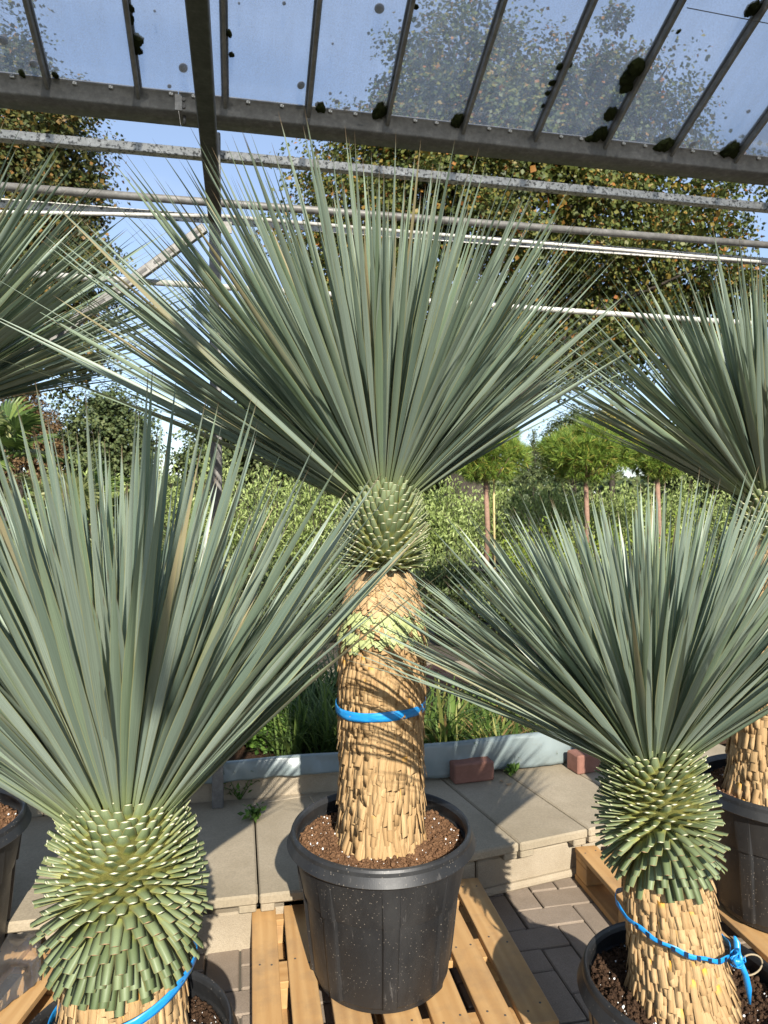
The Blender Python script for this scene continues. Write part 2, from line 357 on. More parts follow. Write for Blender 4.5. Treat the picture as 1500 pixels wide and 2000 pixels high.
def frames(pos, z, yhint, sx, sy, sz, roll=None):
    """4x4 matrices: local z along z, local y towards yhint"""
    z = z / np.linalg.norm(z, axis=1, keepdims=True)
    y = yhint - (yhint * z).sum(1, keepdims=True) * z
    y = y / np.maximum(np.linalg.norm(y, axis=1, keepdims=True), 1e-6); x = np.cross(y, z)
    if roll is not None:
        c, s_ = np.cos(roll)[:, None], np.sin(roll)[:, None]; x, y = x * c + y * s_, y * c - x * s_
    A = np.zeros((len(pos), 4, 4)); A[:, :3, 0] = x * np.asarray(sx).reshape(-1, 1); A[:, :3, 1] = y * np.asarray(sy).reshape(-1, 1); A[:, :3, 2] = z * np.asarray(sz).reshape(-1, 1)
    A[:, :3, 3] = pos; A[:, 3, 3] = 1; return A
class MB:
    def __init__(s): s.bm = bmesh.new()
    def box(s, c, size, bev=0, rz=0):
        r = bmesh.ops.create_cube(s.bm, size=1); vs = r['verts']
        Mx = Matrix.Translation(c) @ Matrix.Rotation(rz, 4, 'Z') @ Matrix.Diagonal((*size, 1))
        bmesh.ops.transform(s.bm, matrix=Mx, verts=vs)
        if bev:
            ed = list({e for v in vs for e in v.link_edges}); bmesh.ops.bevel(s.bm, geom=ed, offset=bev, segments=1, affect='EDGES', profile=.5)
        return s
    def tube(s, pts, radii, seg=10, caps=True):
        pts = [Vector(p) for p in pts]; rings = []; up = Vector((0, 0, 1))
        for i, p in enumerate(pts):
            t = (pts[min(i + 1, len(pts) - 1)] - pts[max(i - 1, 0)]).normalized()
            a = t.cross(up) if abs(t.z) < .95 else t.cross(Vector((1, 0, 0)))
            a.normalize(); b = t.cross(a)
            rr = radii[i] if hasattr(radii, '__len__') else radii
            rings.append([s.bm.verts.new(p + a * rr * math.cos(2 * math.pi * k / seg) + b * rr * math.sin(2 * math.pi * k / seg)) for k in range(seg)])
        for r0, r1 in zip(rings, rings[1:]):
            for k in range(seg):
                f = s.bm.faces.new((r0[k], r0[(k + 1) % seg], r1[(k + 1) % seg], r1[k])); f.smooth = True
        if caps: s.bm.faces.new(rings[0]); s.bm.faces.new(rings[-1][::-1])
        return s
    def lathe(s, prof, seg=48, fn=None, smooth=True):
        rings = []
        for (r, z) in prof:
            ring = []
            for k in range(seg):
                a = 2 * math.pi * k / seg; rr = r if fn is None else fn(r, z, a)
                ring.append(s.bm.verts.new((rr * math.cos(a), rr * math.sin(a), z)))
            rings.append(ring)
        for r0, r1 in zip(rings, rings[1:]):
            for k in range(seg):
                f = s.bm.faces.new((r0[k], r0[(k + 1) % seg], r1[(k + 1) % seg], r1[k])); f.smooth = smooth
        return s
    def done(s, name, mat):
        bmesh.ops.recalc_face_normals(s.bm, faces=s.bm.faces)
        me = bpy.data.meshes.new(name); s.bm.to_mesh(me); s.bm.free(); me.materials.append(mat); return me
def obox(name, size, mat, parent, loc, bev=.003, rot=(0, 0, 0), **kw):
    o = put(name, MB().box((0, 0, 0), size, bev).done(name, mat), parent, **kw); o.location = loc; o.rotation_euler = rot; return o

# ================================================================ GROUND
g = 900.0
put('ground', fast_mesh('ground', [(-g, -g, -.03), (g, -g, -.03), (g, g, -.03), (-g, g, -.03)], [(0, 1, 2, 3)], [M['ground']]), kind='structure')
pave = empty('pavement', (0, 0, 0), kind='structure')
put('joint_bed', fast_mesh('joint_bed', [(-1.9, .2, -.012), (2.9, .2, -.012), (2.9, 2.75, -.012), (-1.9, 2.75, -.012)], [(0, 1, 2, 3)], [M['sand']]), pave)
pu = .104
pm = [MB().box((0, 0, 0), (2 * pu - .006, pu - .006, .06), .0035).done('paver', M['paver']) for _ in range(1)][0]
pv = MB().box((0, 0, 0), (pu - .006, 2 * pu - .006, .06), .0035).done('paver', M['paver'])
for i in range(-12, 28):
    for j in range(7, 26):
        s4 = (i - j) % 4; X, Y = i * pu, j * pu
        if s4 == 0: me, c = pm, (X + pu, Y + pu / 2)
        elif s4 == 3: me, c = pv, (X + pu / 2, Y + pu)
        else: continue
        if not (-1.0 < c[0] < 2.2 and .95 + .25 * abs(c[0] - .3) < c[1] < 2.62): continue
        o = bpy.data.objects.new('paver', me); COL.objects.link(o); o.parent = pave
        o.location = (c[0], c[1], -.03 + random.uniform(-.002, .002)); o.rotation_euler = (random.gauss(0, .006), random.gauss(0, .006), random.gauss(0, .006))

# ================================================================ CONCRETE LEDGE WITH SLABS
ledge = empty('stone_ledge', (0, 2.3, 0), label='low ledge of pale concrete slabs laid on blocks behind the pots', cat='ledge')
LZ = .19
def L(p): return (p[0], p[1] - 2.3, p[2])
def slab_mesh(w, d, th, notch=True):
    mb = MB(); mb.box((w / 2, d / 2, -th / 2), (w - .006, d, th), .006)
    if notch:
        mb.box((.035, .04, -th - .012), (.055, .07, .026), .004); mb.box((w - .035, .04, -th - .012), (.055, .07, .026), .004)
    return mb.done('slab', M['slab'])
sm45 = slab_mesh(.45, .73, .034)
for k in range(-5, 1):
    o = put('slab', sm45, ledge); o.location = L((.058 + .45 * k, 2.228 + random.uniform(-.004, .004), LZ + random.uniform(-.002, .002)))
    o.scale.x = .36 / .45 if k == 0 else 1
RA = rad(10.0); ru = np.array([math.cos(RA), math.sin(RA)]); ro = np.array([.985, 2.372])
sm30 = slab_mesh(.30, .68, .034)
for k in range(-2, 5):
    p = ro + ru * .30 * k
    o = put('slab', sm30, ledge); o.location = L((p[0], p[1], LZ + .001 * (k % 3))); o.rotation_euler = (0, 0, RA)
# blocks that carry the slabs
for k in range(-4, 2):
    obox('block', (.46, .16, .13), M['block'], ledge, L((-.02 + .465 * k, 2.345, .055)), .006)
for k in range(-1, 4):
    p = ro + ru * (.46 * k + .08) + np.array([-ru[1], ru[0]]) * .13
    obox('block', (.455, .16, .142), M['block'], ledge, L((p[0], p[1], .057)), .006, (0, 0, RA))
for k in range(-1, 4):   # mortar toe at the foot of the blocks
    p = ro + ru * (.46 * k + .08) + np.array([-ru[1], ru[0]]) * .115
    obox('mortar_toe', (.452, .17, .03), M['block'], ledge, L((p[0], p[1], .012)), .01, (0, 0, RA))
# upright concrete boards behind the slabs
for k, (a, b) in enumerate([(-2.2, -.75), (-.75, .60)]):
    obox('kerb_board', (b - a - .004, .05, .30), M['block'], ledge, L(((a + b) / 2, 2.985, .15)), .004)
kb = ro + np.array([-ru[1], ru[0]]) * .70
for k in range(-1, 3):
    p = kb + ru * (.55 * k - .05)
    obox('kerb_board', (.545, .05, .20), M['block'], ledge, L((p[0], p[1], .09)), .004, (0, 0, RA))

# ---- pond liner draped over the kerb
def liner():
    path = [(-2.2, 2.955), (-1.2, 2.953), (-.4, 2.95), (.1, 2.948), (.45, 2.955), (.62, 2.975), (.78, 2.985), (.95, 2.985), (1.2, 3.02), (1.46, 3.035), (1.62, 3.09), (2.0, 3.16), (2.8, 3.3)]
    P = []
    for a, b in zip(path, path[1:]):
        n = max(3, int(math.dist(a, b) / .02))
        for i in range(n): P.append((a[0] + (b[0] - a[0]) * i / n, a[1] + (b[1] - a[1]) * i / n))
    rows = 16; V = []
    for i, (x, y) in enumerate(P):
        top = .352 + .012 * mnoise.noise((x * 2.2, 0, 3)); right = min(1, max(0, (x - .6) / .2))
        bot = (.275 + .006 * math.sin(x * 5)) * (1 - right) + (.205 + .012 * mnoise.noise((x * 4, 2, 0))) * right
        for j in range(rows):
            t = j / (rows - 1)
            if t < .7:
                s = t / .7; z = bot + (top - bot) * s; w = .026 * mnoise.noise((x * 5, z * 7 + x * 2, 1)) + .012 * mnoise.noise((x * 16, z * 9, 5))
                yy = y - .008 - abs(w) * (1 - .5 * s) + .012 * s * s
            else:
                s = (t - .7) / .3; z = top + .012 * math.sin(s * math.pi) - .06 * s; yy = y + .004 + .10 * s
            V.append((x, yy - 2.3, z))
    F = [(i * rows + j, (i + 1) * rows + j, (i + 1) * rows + j + 1, i * rows + j + 1) for i in range(len(P) - 1) for j in range(rows - 1)]
    me = fast_mesh('pond_liner', V, F, [M['liner']], smooth=True)
    o = put('pond_liner', me, loc=(0, 2.3, 0), label='grey-blue plastic liner draped over the kerb behind the slabs', cat='liner')
    md = o.modifiers.new('thick', 'SOLIDIFY'); md.thickness = .003
liner()
# planted bed behind the liner
V = []; n = 40
for i in range(n + 1):
    for j in range(13):
        x = -3 + 7 * i / n; y = 3.05 + 1.6 * j / 12; y += .12 * max(0, x - .6) * (1 - j / 12) * 1.1
        V.append((x, y, (.15 if j > 0 else .12) * (1 if j < 12 else 0) - .03 * (j == 12) + .03 * mnoise.noise((x * 3, y * 3, 0))))
put('planting_bed', fast_mesh('planting_bed', V, [(i * 13 + j, (i + 1) * 13 + j, (i + 1) * 13 + j + 1, i * 13 + j + 1) for i in range(n) for j in range(12)], [M['soil_dark']]), kind='structure')

def brick(px, py, size, rz, label):
    p = onz(px, py, LZ + .003); o = put('red_brick', MB().box((0, 0, size[2] / 2), size, .006).done('red_brick', M['brick']), label=label, cat='brick')
    o.location = (p[0], p[1] + size[1] / 2, LZ + .001); o.rotation_euler = (0, 0, rz)
brick(926, 1528, (.185, .09, .085), rad(4), 'weathered red brick lying on the slabs beside the tall yucca pot')
brick(1158, 1509, (.17, .09, .085), rad(8), 'dark red brick at the liner behind the short right yucca')

# ================================================================ GREENHOUSE ROOF AND FRAME
PY = 2.871
gh = empty('greenhouse_frame', (-.085, PY, LZ), label='weathered galvanised greenhouse roof edge with dirty glass panes and gutter', cat='greenhouse')
def G(p): return (p[0] + .085, p[1] - PY, p[2] - LZ)
def gtube(name, p0, p1, r, mat, seg=12): return put(name, MB().tube([G(p0), G(p1)], r, seg).done(name, mat), gh)
def gbox(name, c, size, mat, bev=.002, rot=(0, 0, 0)): return obox(name, size, mat, gh, G(c), bev, rot)
X0, X1 = -3.2, 4.2
for px_ in (-.085, 2.47, -2.56):
    z0 = LZ if px_ < .5 else 0.0
    gbox('post', (px_, PY + .03, (z0 + 2.86) / 2), (.045, .045, 2.86 - z0), M['galv'], .004)
    gbox('tie_beam', (px_, (PY + .02 - 1.2) / 2, 2.545), (.05, PY + .02 + 1.2, .07), M['galv_dark'], .003)
    gbox('bracket', (px_ + .04, PY + .005, 2.49), (.05, .006, .045), M['galv'], .001)
# gutter: open channel profile swept along x
gp = [(-.010, 2.988), (.0, 2.984), (.0, 2.925), (.006, 2.918), (.112, 2.918), (.12, 2.925), (.12, 2.984), (.116, 2.984), (.116, 2.927), (.110, 2.922), (.008, 2.922), (.004, 2.927), (.004, 2.987), (-.010, 2.991)]
def sweep(name, prof, x0, x1, mat, n=1):
    V = []; k = len(prof)
    for i in range(n + 1):
        x = x0 + (x1 - x0) * i / n
        V += [G((x, PY + y - .0, z)) for y, z in prof]
    F = [(i * k + j, i * k + (j + 1) % k, (i + 1) * k + (j + 1) % k, (i + 1) * k + j) for i in range(n) for j in range(k)]
    return put(name, fast_mesh(name, V, F, [mat]), gh)
for a, b in ((X0, -.22), (-.218, X1)): sweep('gutter', gp, a, b, M['galv'])
for zz in (2.965, 2.938): gtube('bolt', (-.2, PY - .006, zz), (-.2, PY + .004, zz), .007, M['galv_dark'])
gbox('gutter_joint', (-.219, PY - .002, 2.952), (.028, .004, .062), M['galv'], .001)
gtube('bolt', (-.2, PY + .03, 2.92), (-.2, PY + .03, 2.885), .006, M['galv_dark'])
# rails
gbox('flat_rail', ((X0 + X1) / 2, PY + .10, 2.815), (X1 - X0, .006, .034), M['galv_pale'], .001)
gbox('flat_rail', ((X0 + X1) / 2, PY + .12, 2.80), (X1 - X0, .03, .004), M['galv_pale'], .001)
gtube('pipe_rail', (X0, PY + .06, 2.59), (X1, PY + .06, 2.625), .0155, M['galv'])
gbox('flat_rail', ((X0 + X1) / 2, PY + .13, 2.565), (X1 - X0, .005, .036), M['galv_pale'], .001)
gtube('thin_rod', (-1.6, PY + .16, 2.50), (-.05, PY + .05, 2.55), .008, M['white_pipe'], 8)
gtube('thin_rod', (-.05, PY + .05, 2.55), (X1, PY + .16, 2.56), .008, M['white_pipe'], 8)
gtube('pipe_rail', (-.9, PY + .09, 2.29), (X1, PY + .09, 2.235), .0125, M['white_pipe'])
# diagonal perforated brace
b0 = onY(400, 445, PY + .03); b1 = onY(-60, 778, PY + .03)
bl = math.dist(b0, b1); ang = math.atan2(b1[2] - b0[2], b1[0] - b0[0])
br = gbox('brace', ((b0 + b1) / 2), (bl, .03, .036), M['galv'], .002, (0, -ang, 0))
for k in range(16):
    q = b0 + (b1 - b0) * (.03 + k * .06)
    gbox('brace_slot', (q[0], q[1] - .0155, q[2]), (.03, .002, .012), M['galv_dark'], 0, (0, -ang, 0))
# roof slope
RS = math.atan(.462); sd = np.array([0, -math.cos(RS), math.sin(RS)]); sn = np.array([0, math.sin(RS), math.cos(RS)])
e0 = np.array([0, PY + .01, 2.972]); RL = 1.3; pitch = .3232
bx0 = -.043
rt = (rad(-0) - RS, 0, 0)
for k in range(-9, 13):
    x = bx0 + pitch * k
    c = e0 + sd * (RL / 2 - .01) + sn * -.012; c[0] = x
    gbox('glazing_bar', c, (.014, RL, .03), M['bar'], .002, rt)
    c2 = e0 + sd * (RL / 2) + sn * .012; c2[0] = x
    gbox('bar_cap', c2, (.03, RL, .004), M['bar'], .001, rt)
pane_me = MB().box((0, 0, 0), (pitch - .02, RL - .02, .003)).done('pane', M['glass'])
for k in range(-9, 12):
    c = e0 + sd * (RL / 2 + .015) + sn * .006; c[0] = bx0 + pitch * (k + .5)
    o = put('pane', pane_me, gh); o.location = G(c); o.rotation_euler = rt
rc_ = e0 + sd * RL
gbox('ridge_beam', ((X0 + X1) / 2, rc_[1], rc_[2]), (X1 - X0, .05, .06), M['galv'], .003)
for k in range(-9, 13):   # small clips that hold the panes at the gutter
    for dx in (.10, .21):
        x = bx0 + pitch * k + dx + random.uniform(-.02, .02)
        gbox('pane_clip', (x, PY - .004, 2.98), (.016, .012, .012), M['galv_pale'], .002)
# moss clumps along the bars, lichen discs on the glass
def roof_pt(px, py):
    d = ray(px, py); nrm = sn; p0 = e0 + sn * .012; t = np.dot(p0 - CAM, nrm) / np.dot(d, nrm); return CAM + d * t
def blob(seed, n=2):
    bm = bmesh.new(); bmesh.ops.create_icosphere(bm, subdivisions=3, radius=1)
    for v in bm.verts:
        k = 1 + .35 * mnoise.noise(v.co * 1.6 + Vector((seed, 0, 0))) + .25 * mnoise.noise(v.co * 5 + Vector((0, seed, 0)))
        v.co *= k
    me = bpy.data.meshes.new('moss_clump'); bm.to_mesh(me); bm.free(); me.materials.append(M['moss']); return me
blobs = [blob(s) for s in range(4)]
for i, (px_, py_, r_) in enumerate([(268, 78, 11), (270, 98, 8), (254, 35, 7), (256, 15, 6), (627, 210, 11), (742, 213, 13), (893, 233, 13), (1240, 130, 17), (1228, 150, 15), (1222, 168, 12), (1192, 220, 13), (1165, 262, 14), (1178, 258, 12), (1150, 270, 10), (1295, 283, 16), (1422, 292, 15), (1430, 296, 12), (1470, 15, 12), (1078, 160, 6), (1092, 128, 7), (1070, 180, 5), (768, 172, 5), (772, 150, 5), (812, 12, 5), (447, 63, 6), (452, 105, 5), (1112, 125, 5), (108, 145, 6), (43, 140, 6), (1060, 205, 4), (1325, 60, 4)]):
    p = roof_pt(px_, py_); d = np.linalg.norm(p - CAM); o = put('moss_clump', blobs[i % 4], gh); o.location = G(p - sn * .004)
    s = r_ / FPX * d * .9; o.scale = (s * random.uniform(.8, 1.1), s * random.uniform(.9, 1.4), s * .6); o.rotation_euler = (-RS + random.uniform(-.2, .2), random.uniform(-.2, .2), random.uniform(-.6, .6))
disc = MB().tube([(0, 0, 0), (0, 0, .003)], 1, 14).done('lichen_spot', M['spot'])
for (px_, py_, r_) in [(358, 133, 8), (6, 79, 7), (66, 125, 6), (588, 167, 7), (741, 17, 8), (331, 169, 3.5), (658, 199, 4), (676, 213, 4.5), (645, 183, 2.5), (302, 22, 2), (1353, 282, 6), (970, 148, 3), (1253, 94, 3), (908, 196, 3), (1075, 66, 2.5), (555, 7, 3), (36, 10, 2.5), (1000, 111, 2), (1462, 218, 3), (1360, 243, 2), (1300, 150, 2), (715, 177, 2), (650, 86, 2), (467, 7, 2)]:
    p = roof_pt(px_, py_); d = np.linalg.norm(p - CAM); o = put('lichen_spot', disc, gh); o.location = G(p); s = r_ / FPX * d
    o.rotation_euler = (-RS, 0, random.random()); o.scale = (s * random.uniform(.85, 1.1), s, 1)
w0 = roof_pt(1335, -2) - sn * .05; w1 = roof_pt(1560, 42) - sn * .05
gtube('wire', w0, w1, .0016, M['galv_dark'], 6)

# ================================================================ PALLETS
NAIL = MB().tube([(0, 0, 0), (0, 0, .0008)], .0032, 10).done('nail', M['galv_dark'])
def pallet(loc, rz, boards, depth, label, h=.12, lower=True, xr=None):
    t = empty('wooden_pallet', loc, rz, label=label, cat='pallet')
    x0, x1 = boards[0][0], boards[-1][1]
    for (a, b) in boards:
        tb = obox('top_board', (b - a, depth + random.uniform(-.01, .01), .02), M['wood'], t, ((a + b) / 2, depth / 2, h - .01), .002, (0, 0, random.gauss(0, .006)))
        for y in (.05, depth / 2, depth - .05):
            for dx in (-.25, .25):
                o = put('nail', NAIL, tb); o.location = ((b - a) * dx + random.uniform(-.004, .004), y - depth / 2 + random.uniform(-.02, .02), .0098)
    for y in (.05, depth / 2, depth - .05):
        o = obox('cross_board', (.09, x1 - x0 - .005, .02), M['wood'], t, ((x0 + x1) / 2, y, h - .0305), .002, (0, 0, math.pi / 2))
        for x in (x0 + .05, (x0 + x1) / 2, x1 - .05):
            obox('block', (.095, .085, h - .062), M['wood'], t, (x, y, .0205 + (h - .062) / 2), .002)
    for x in (x0 + .05, (x0 + x1) / 2, x1 - .05):
        obox('bottom_board', (.1, depth - .004, .02), M['wood'], t, (x, depth / 2, .0105), .002)
    return t
pallet((.025, 1.645, 0), rad(-1.2), [(0, .075), (.10, .175), (.205, .298), (.325, .418), (.445, .538), (.568, .648), (.672, .762)], .685, 'pale wooden pallet carrying the tall yucca in the black pot')
pallet((1.205, 1.70, 0), rad(-2), [(0, .085), (.135, .22), (.27, .36), (.41, .5), (.55, .64), (.69, .78), (.83, .92)], .74, 'wooden pallet under the leaning yucca pot at the right edge')
pallet((-.98, 1.62, 0), rad(-14), [(0, .085), (.13, .22), (.265, .355), (.40, .49), (.53, .615)], .70, 'shaded wooden pallet at the left under crumpled clear film')

# ================================================================ POTS
def pot(loc, R, Hh, label, soil='soil', seed=0, k=1.0):
    t = empty('plant_pot', loc, seed * .7, label=label, cat='pot', group='black nursery pots')
    rb = R * .72; lip = R * .05; ribs = 8
    def fn(r, z, a):
        zz = z / Hh
        ph = (a * ribs / (2 * math.pi)) % 1.0; d = min(ph, 1 - ph)            # raised bars with an arched head
        arch = .735 - .035 * (1 if d < .12 else 0) + .03 * (1 - (2 * abs(ph - .5)) ** 2)
        if .05 < zz < .93 and r > rb * .9:
            r += .0105 / (1 + math.exp(-(zz - arch) * 700))
            if zz < arch: r += .0085 * (1 / (1 + math.exp((d - .12) * 220)))
        return r
    prof = [(0.01, .0), (rb * .93, 0), (rb * .985, .006), (rb, .018)]
    zl = list(np.linspace(.06, .68, 16)) + list(np.linspace(.685, .785, 26)) + list(np.linspace(.80, .885, 5))
    for zz in zl:
        r = rb + (R * .895 - rb) * (zz ** .8)
        prof.append((r, zz * Hh))
    prof += [(R * .95, .889 * Hh), (R * .985, .893 * Hh), (R * .995, .90 * Hh), (R * .998, .955 * Hh), (R * .992, .978 * Hh), (R * .98, .992 * Hh), (R * .965, Hh), (R * .95, .996 * Hh), (R * .938, .985 * Hh), (R * .925, .965 * Hh), (R * .91, .88 * Hh), (R * .86, .6 * Hh)]
    put('pot_shell', MB().lathe(prof, 288, fn, False).done('pot_shell', M['pot']), t)
    # soil surface
    rs = R * .912; n, m = 40, 96; V = [(0, 0, .9 * Hh)]
    def sz(x, y): return .885 * Hh + .014 * (1 - (x * x + y * y) / rs ** 2) + .014 * mnoise.noise((x * 14 + seed, y * 14, 0)) + .008 * mnoise.noise((x * 45, y * 45 + seed, 0)) + .004 * mnoise.noise((x * 120, y * 120, 2))
    for i in range(1, n + 1):
        for j in range(m):
            a = 2 * math.pi * j / m; r = rs * i / n; x, y = r * math.cos(a), r * math.sin(a); V.append((x, y, sz(x, y)))
    F = [(0, 1 + j, 1 + (j + 1) % m, 1 + (j + 1) % m) for j in range(0)]
    F = [(1 + i * m + j, 1 + (i + 1) * m + j, 1 + (i + 1) * m + (j + 1) % m, 1 + i * m + (j + 1) % m) for i in range(n - 1) for j in range(m)]
    so_ = put('soil', fast_mesh('soil', V, F, [M[soil]]), t)
    for nm, cnt, mat, s0, s1, tm in (('soil_crumbs', 2600, M[soil], .0018, .0062, None), ('perlite_grains', 260, M['perlite'], .0012, .0034, None)):
        bm = bmesh.new(); bmesh.ops.create_icosphere(bm, subdivisions=1, radius=1)
        vv = np.array([v.co[:] for v in bm.verts]); vv *= (1 + .35 * rng.standard_normal((len(vv), 1)).clip(-1, 1)); ff = np.array([[v.index for v in f.verts] for f in bm.faces]); bm.free()
        T = Tmpl(nm, vv, ff, [mat])
        a = rng.uniform(0, 2 * math.pi, cnt); r = rs * np.sqrt(rng.uniform(.15, .97, cnt)); x, y = r * np.cos(a), r * np.sin(a)
        z = np.array([sz(p, q) for p, q in zip(x, y)]); s = rng.uniform(s0, s1, cnt) * (.7 + .6 * rng.random(cnt))
        A = frames(np.stack([x, y, z + s * .3], 1), rng.standard_normal((cnt, 3)), rng.standard_normal((cnt, 3)), s, s * rng.uniform(.6, 1, cnt), s * rng.uniform(.6, 1, cnt))
        put(nm, join(nm, [T], np.zeros(cnt, int), A), so_, kind='stuff')
    return t

# ================================================================ YUCCAS
def leaf_tmpl(k, bend, twist, side, taper, nseg=10):
    V, UVs = [], []
    for i in range(nseg + 1):
        t = i / nseg
        w = (.36 + .64 * min(1, t / .42) ** .9) if t < .45 else max(0, (1 - ((t - .45) / .55) ** taper))
        w = max(w, .012); a = twist * t
        off = -bend * t * t; sx_ = side * t * t
        for u in (-.5, 0, .5):
            x = u * w; y = (0.16 * w if u == 0 else 0) * -1
            V.append((x * math.cos(a) - y * math.sin(a) , x * math.sin(a) + y * math.cos(a), t, off, sx_)); UVs.append((u + .5, t))
    V = np.array(V)
    F = []
    for i in range(nseg):
        for j in range(2):
            a = i * 3 + j; F.append((a, a + 1, a + 4, a + 3))
    # width is unit (scaled by object), the bend is in units of length: template keeps width/length ratio LW
    LW = .028
    P = np.stack([V[:, 0] * LW + V[:, 4], V[:, 1] * LW + V[:, 3], V[:, 2]], 1)
    return Tmpl('leaf', P, F, [M['leaf']], UVs, None, True)
LEAVES = [leaf_tmpl(i, b, tw, sd_, tp) for i, (b, tw, sd_, tp) in enumerate([(.01, .2, .0, 1.45), (.03, -.25, .012, 1.3), (-.02, .1, -.012, 1.5), (.05, .3, .016, 1.4), (.075, -.15, -.016, 1.35), (.0, -.35, .008, 1.5), (.11, .2, .02, 1.35)])]
def stub_tmpl(cutmat, w0, w1, th0, th1):
    # along z 0..1, flat strap wide in x, wedge-shaped, pale cut end
    V, UVs = [], []
    for t, w, th in ((0, w0, th0), (.45, (w0 * .5 + w1 * .5), (th0 + th1) * .55), (1, w1, th1)):
        V += [(-w, 0, t), (0, -th, t), (w, 0, t), (0, th, t)]; UVs += [(0, t), (.5, t), (1, t), (.5, t)]
    F, MI = [], []
    for i in range(2):
        for j in range(4): F.append((i * 4 + j, i * 4 + (j + 1) % 4, i * 4 + 4 + (j + 1) % 4, i * 4 + 4 + j)); MI.append(0)
    F.append((8, 9, 10, 11)); MI.append(1)
    return Tmpl('leaf_stub', V, F, [M['stub'], cutmat], UVs, MI)
STUB = [stub_tmpl(M['cut'], .80, .40, .26, .085)]
STUB_DRY = [stub_tmpl(M['cut_dry'], .70, .46, .17, .07)]
def scale_tmpl(mat, tipw, ragged, name='bark_scale'):
    V, UVs = [], []
    for t, w, th in ((0, .46, .10), (.6, .5, .13), (1, .5 * tipw, .10)):
        zz = [t, t, t, t]
        if t == 1: zz = [t - ragged, t - ragged * .3, t - ragged * .3, t - ragged]
        V += [(-w, 0, zz[0]), (-w, th, zz[0]), (w, th, zz[2]), (w, 0, zz[3])]; UVs += [(0, t), (0, t), (1, t), (1, t)]
    F = []
    for i in range(2):
        for j in range(4): F.append((i * 4 + j, i * 4 + (j + 1) % 4, i * 4 + 4 + (j + 1) % 4, i * 4 + 4 + j))
    F.append((8, 9, 10, 11)); return Tmpl(name, V, F, [mat], UVs)
SCALES = [scale_tmpl(M['bark'], tw, rg) for tw, rg in ((.95, .0), (.9, .10), (1.0, -.10), (.8, .04))]
SCALE_G = [scale_tmpl(M['scale_green'], .15, -.1)]; SCALE_W = [scale_tmpl(M['scale_wide'], .22, -.1)]
GA = math.radians(137.50776)
def yucca(loc, lean, s_bark, s_collar, r_bark, r_col, crown, stub, scale, label, seed, pieces_max=300, name='beaked_yucca', special=False):
    """loc: trunk foot at the soil; lean: unit-ish axis; lengths in metres along the axis"""
    rg = np.random.default_rng(seed)
    ax = np.array(lean, float); ax /= np.linalg.norm(ax)
    ex = np.cross([0, 1, 0], ax); ex /= np.linalg.norm(ex); ey = np.cross(ax, ex)
    T = empty(name, loc, label=label, cat='yucca', group='potted beaked yuccas')
    camv = CAM - np.array(loc)
    def ringpt(phi): return np.cos(phi)[:, None] * ex + np.sin(phi)[:, None] * ey
    # trunk cores
    def core(nm, s0, s1, rf, mat):
        n, m = 22, 40; V = []
        for i in range(n + 1):
            s = s0 + (s1 - s0) * i / n
            for j in range(m):
                a = 2 * math.pi * j / m; r = rf(s); V.append(ax * s + (math.cos(a) * ex + math.sin(a) * ey) * r)
        F = [(i * m + j, i * m + (j + 1) % m, (i + 1) * m + (j + 1) % m, (i + 1) * m + j) for i in range(n) for j in range(m)]
        return put(nm, fast_mesh(nm, V, F, [mat], smooth=True), T)
    TR = core('trunk', -.04, s_bark, lambda s: r_bark(max(s, 0)) - .008, M['bark_core'])
    CO = core('collar', s_bark - .002, s_collar + .04, lambda s: r_col(min(max((s - s_bark) / (s_collar - s_bark), 0), 1)) * (1 if s < s_collar else .8), M['collar_core'])
    # --- bark scales: pointing down, shingled
    sw, slen, ssp = scale['w'], scale['l'], scale['sp']
    rm = r_bark(s_bark * .5); N = int(2 * math.pi * rm * s_bark / (sw * ssp))
    i = np.arange(N); s = s_bark - (i + .5) / N * s_bark; phi = i * GA + rg.normal(0, .035, N)
    s = s + rg.normal(0, ssp * .25, N)
    if scale.get('wave'): s = s + .012 * np.sin(phi * 3 + 1)
    s = np.clip(s, .012, s_bark)
    rr = np.array([r_bark(x) for x in s]) - .007; rad_ = ringpt(phi)
    pos = ax * s[:, None] + rad_ * rr[:, None]
    L_ = slen(s) * rg.uniform(.75, 1.3, N); flare = np.clip(rg.normal(scale['flare'], .07, N), .035, .5) + scale.get('toe', 0) * np.clip(1 - s / .10, 0, 1)
    if special: flare = flare + .50 * np.clip((s - (s_bark - .19)) / .05, 0, 1)
    tang = np.cross(np.tile(ax, (N, 1)), rad_)
    d = -ax + rad_ * flare[:, None] + tang * (rg.normal(0, .09, N) + scale.get('slant', 0))[:, None]
    L_ = np.minimum(L_, s + .035)
    wv = sw * rg.uniform(.65, 1.25, N)
    A = frames(pos, d, rad_, wv, np.full(N, .011) * rg.uniform(.7, 1.6, N), L_)
    camd = camv / np.linalg.norm(camv)
    face = (rad_ * (camd * np.array([1, 1, 0]))).sum(1) + rg.uniform(0, .05, N)
    kinds = rg.integers(0, len(SCALES), N)
    if special:
        gm = (np.abs(s - (s_bark - .125)) < .045) & (rg.random(N) < .30 + .4 * (rad_ @ np.array([-.2, -1, 0]) > .72)); wm = (s > s_bark - .085) & ~gm & (rg.random(N) < .6)
        nm = ~(gm | wm)
        A2 = A.copy(); A2[:, :3, 0] *= 1.9; A2[:, :3, 2] *= 1.15
        pieces(TR, 'green_scale', SCALE_G, np.zeros(gm.sum(), int), A2[gm], face[gm], 100, 'green_scales_rest')
        pieces(TR, 'wide_scale', SCALE_W, np.zeros(wm.sum(), int), A2[wm], face[wm], 100, 'wide_scales_rest')
    else: nm = np.ones(N, bool)
    pieces(TR, 'bark_scale', SCALES, kinds[nm], A[nm], face[nm], pieces_max, 'bark_scales_rest')
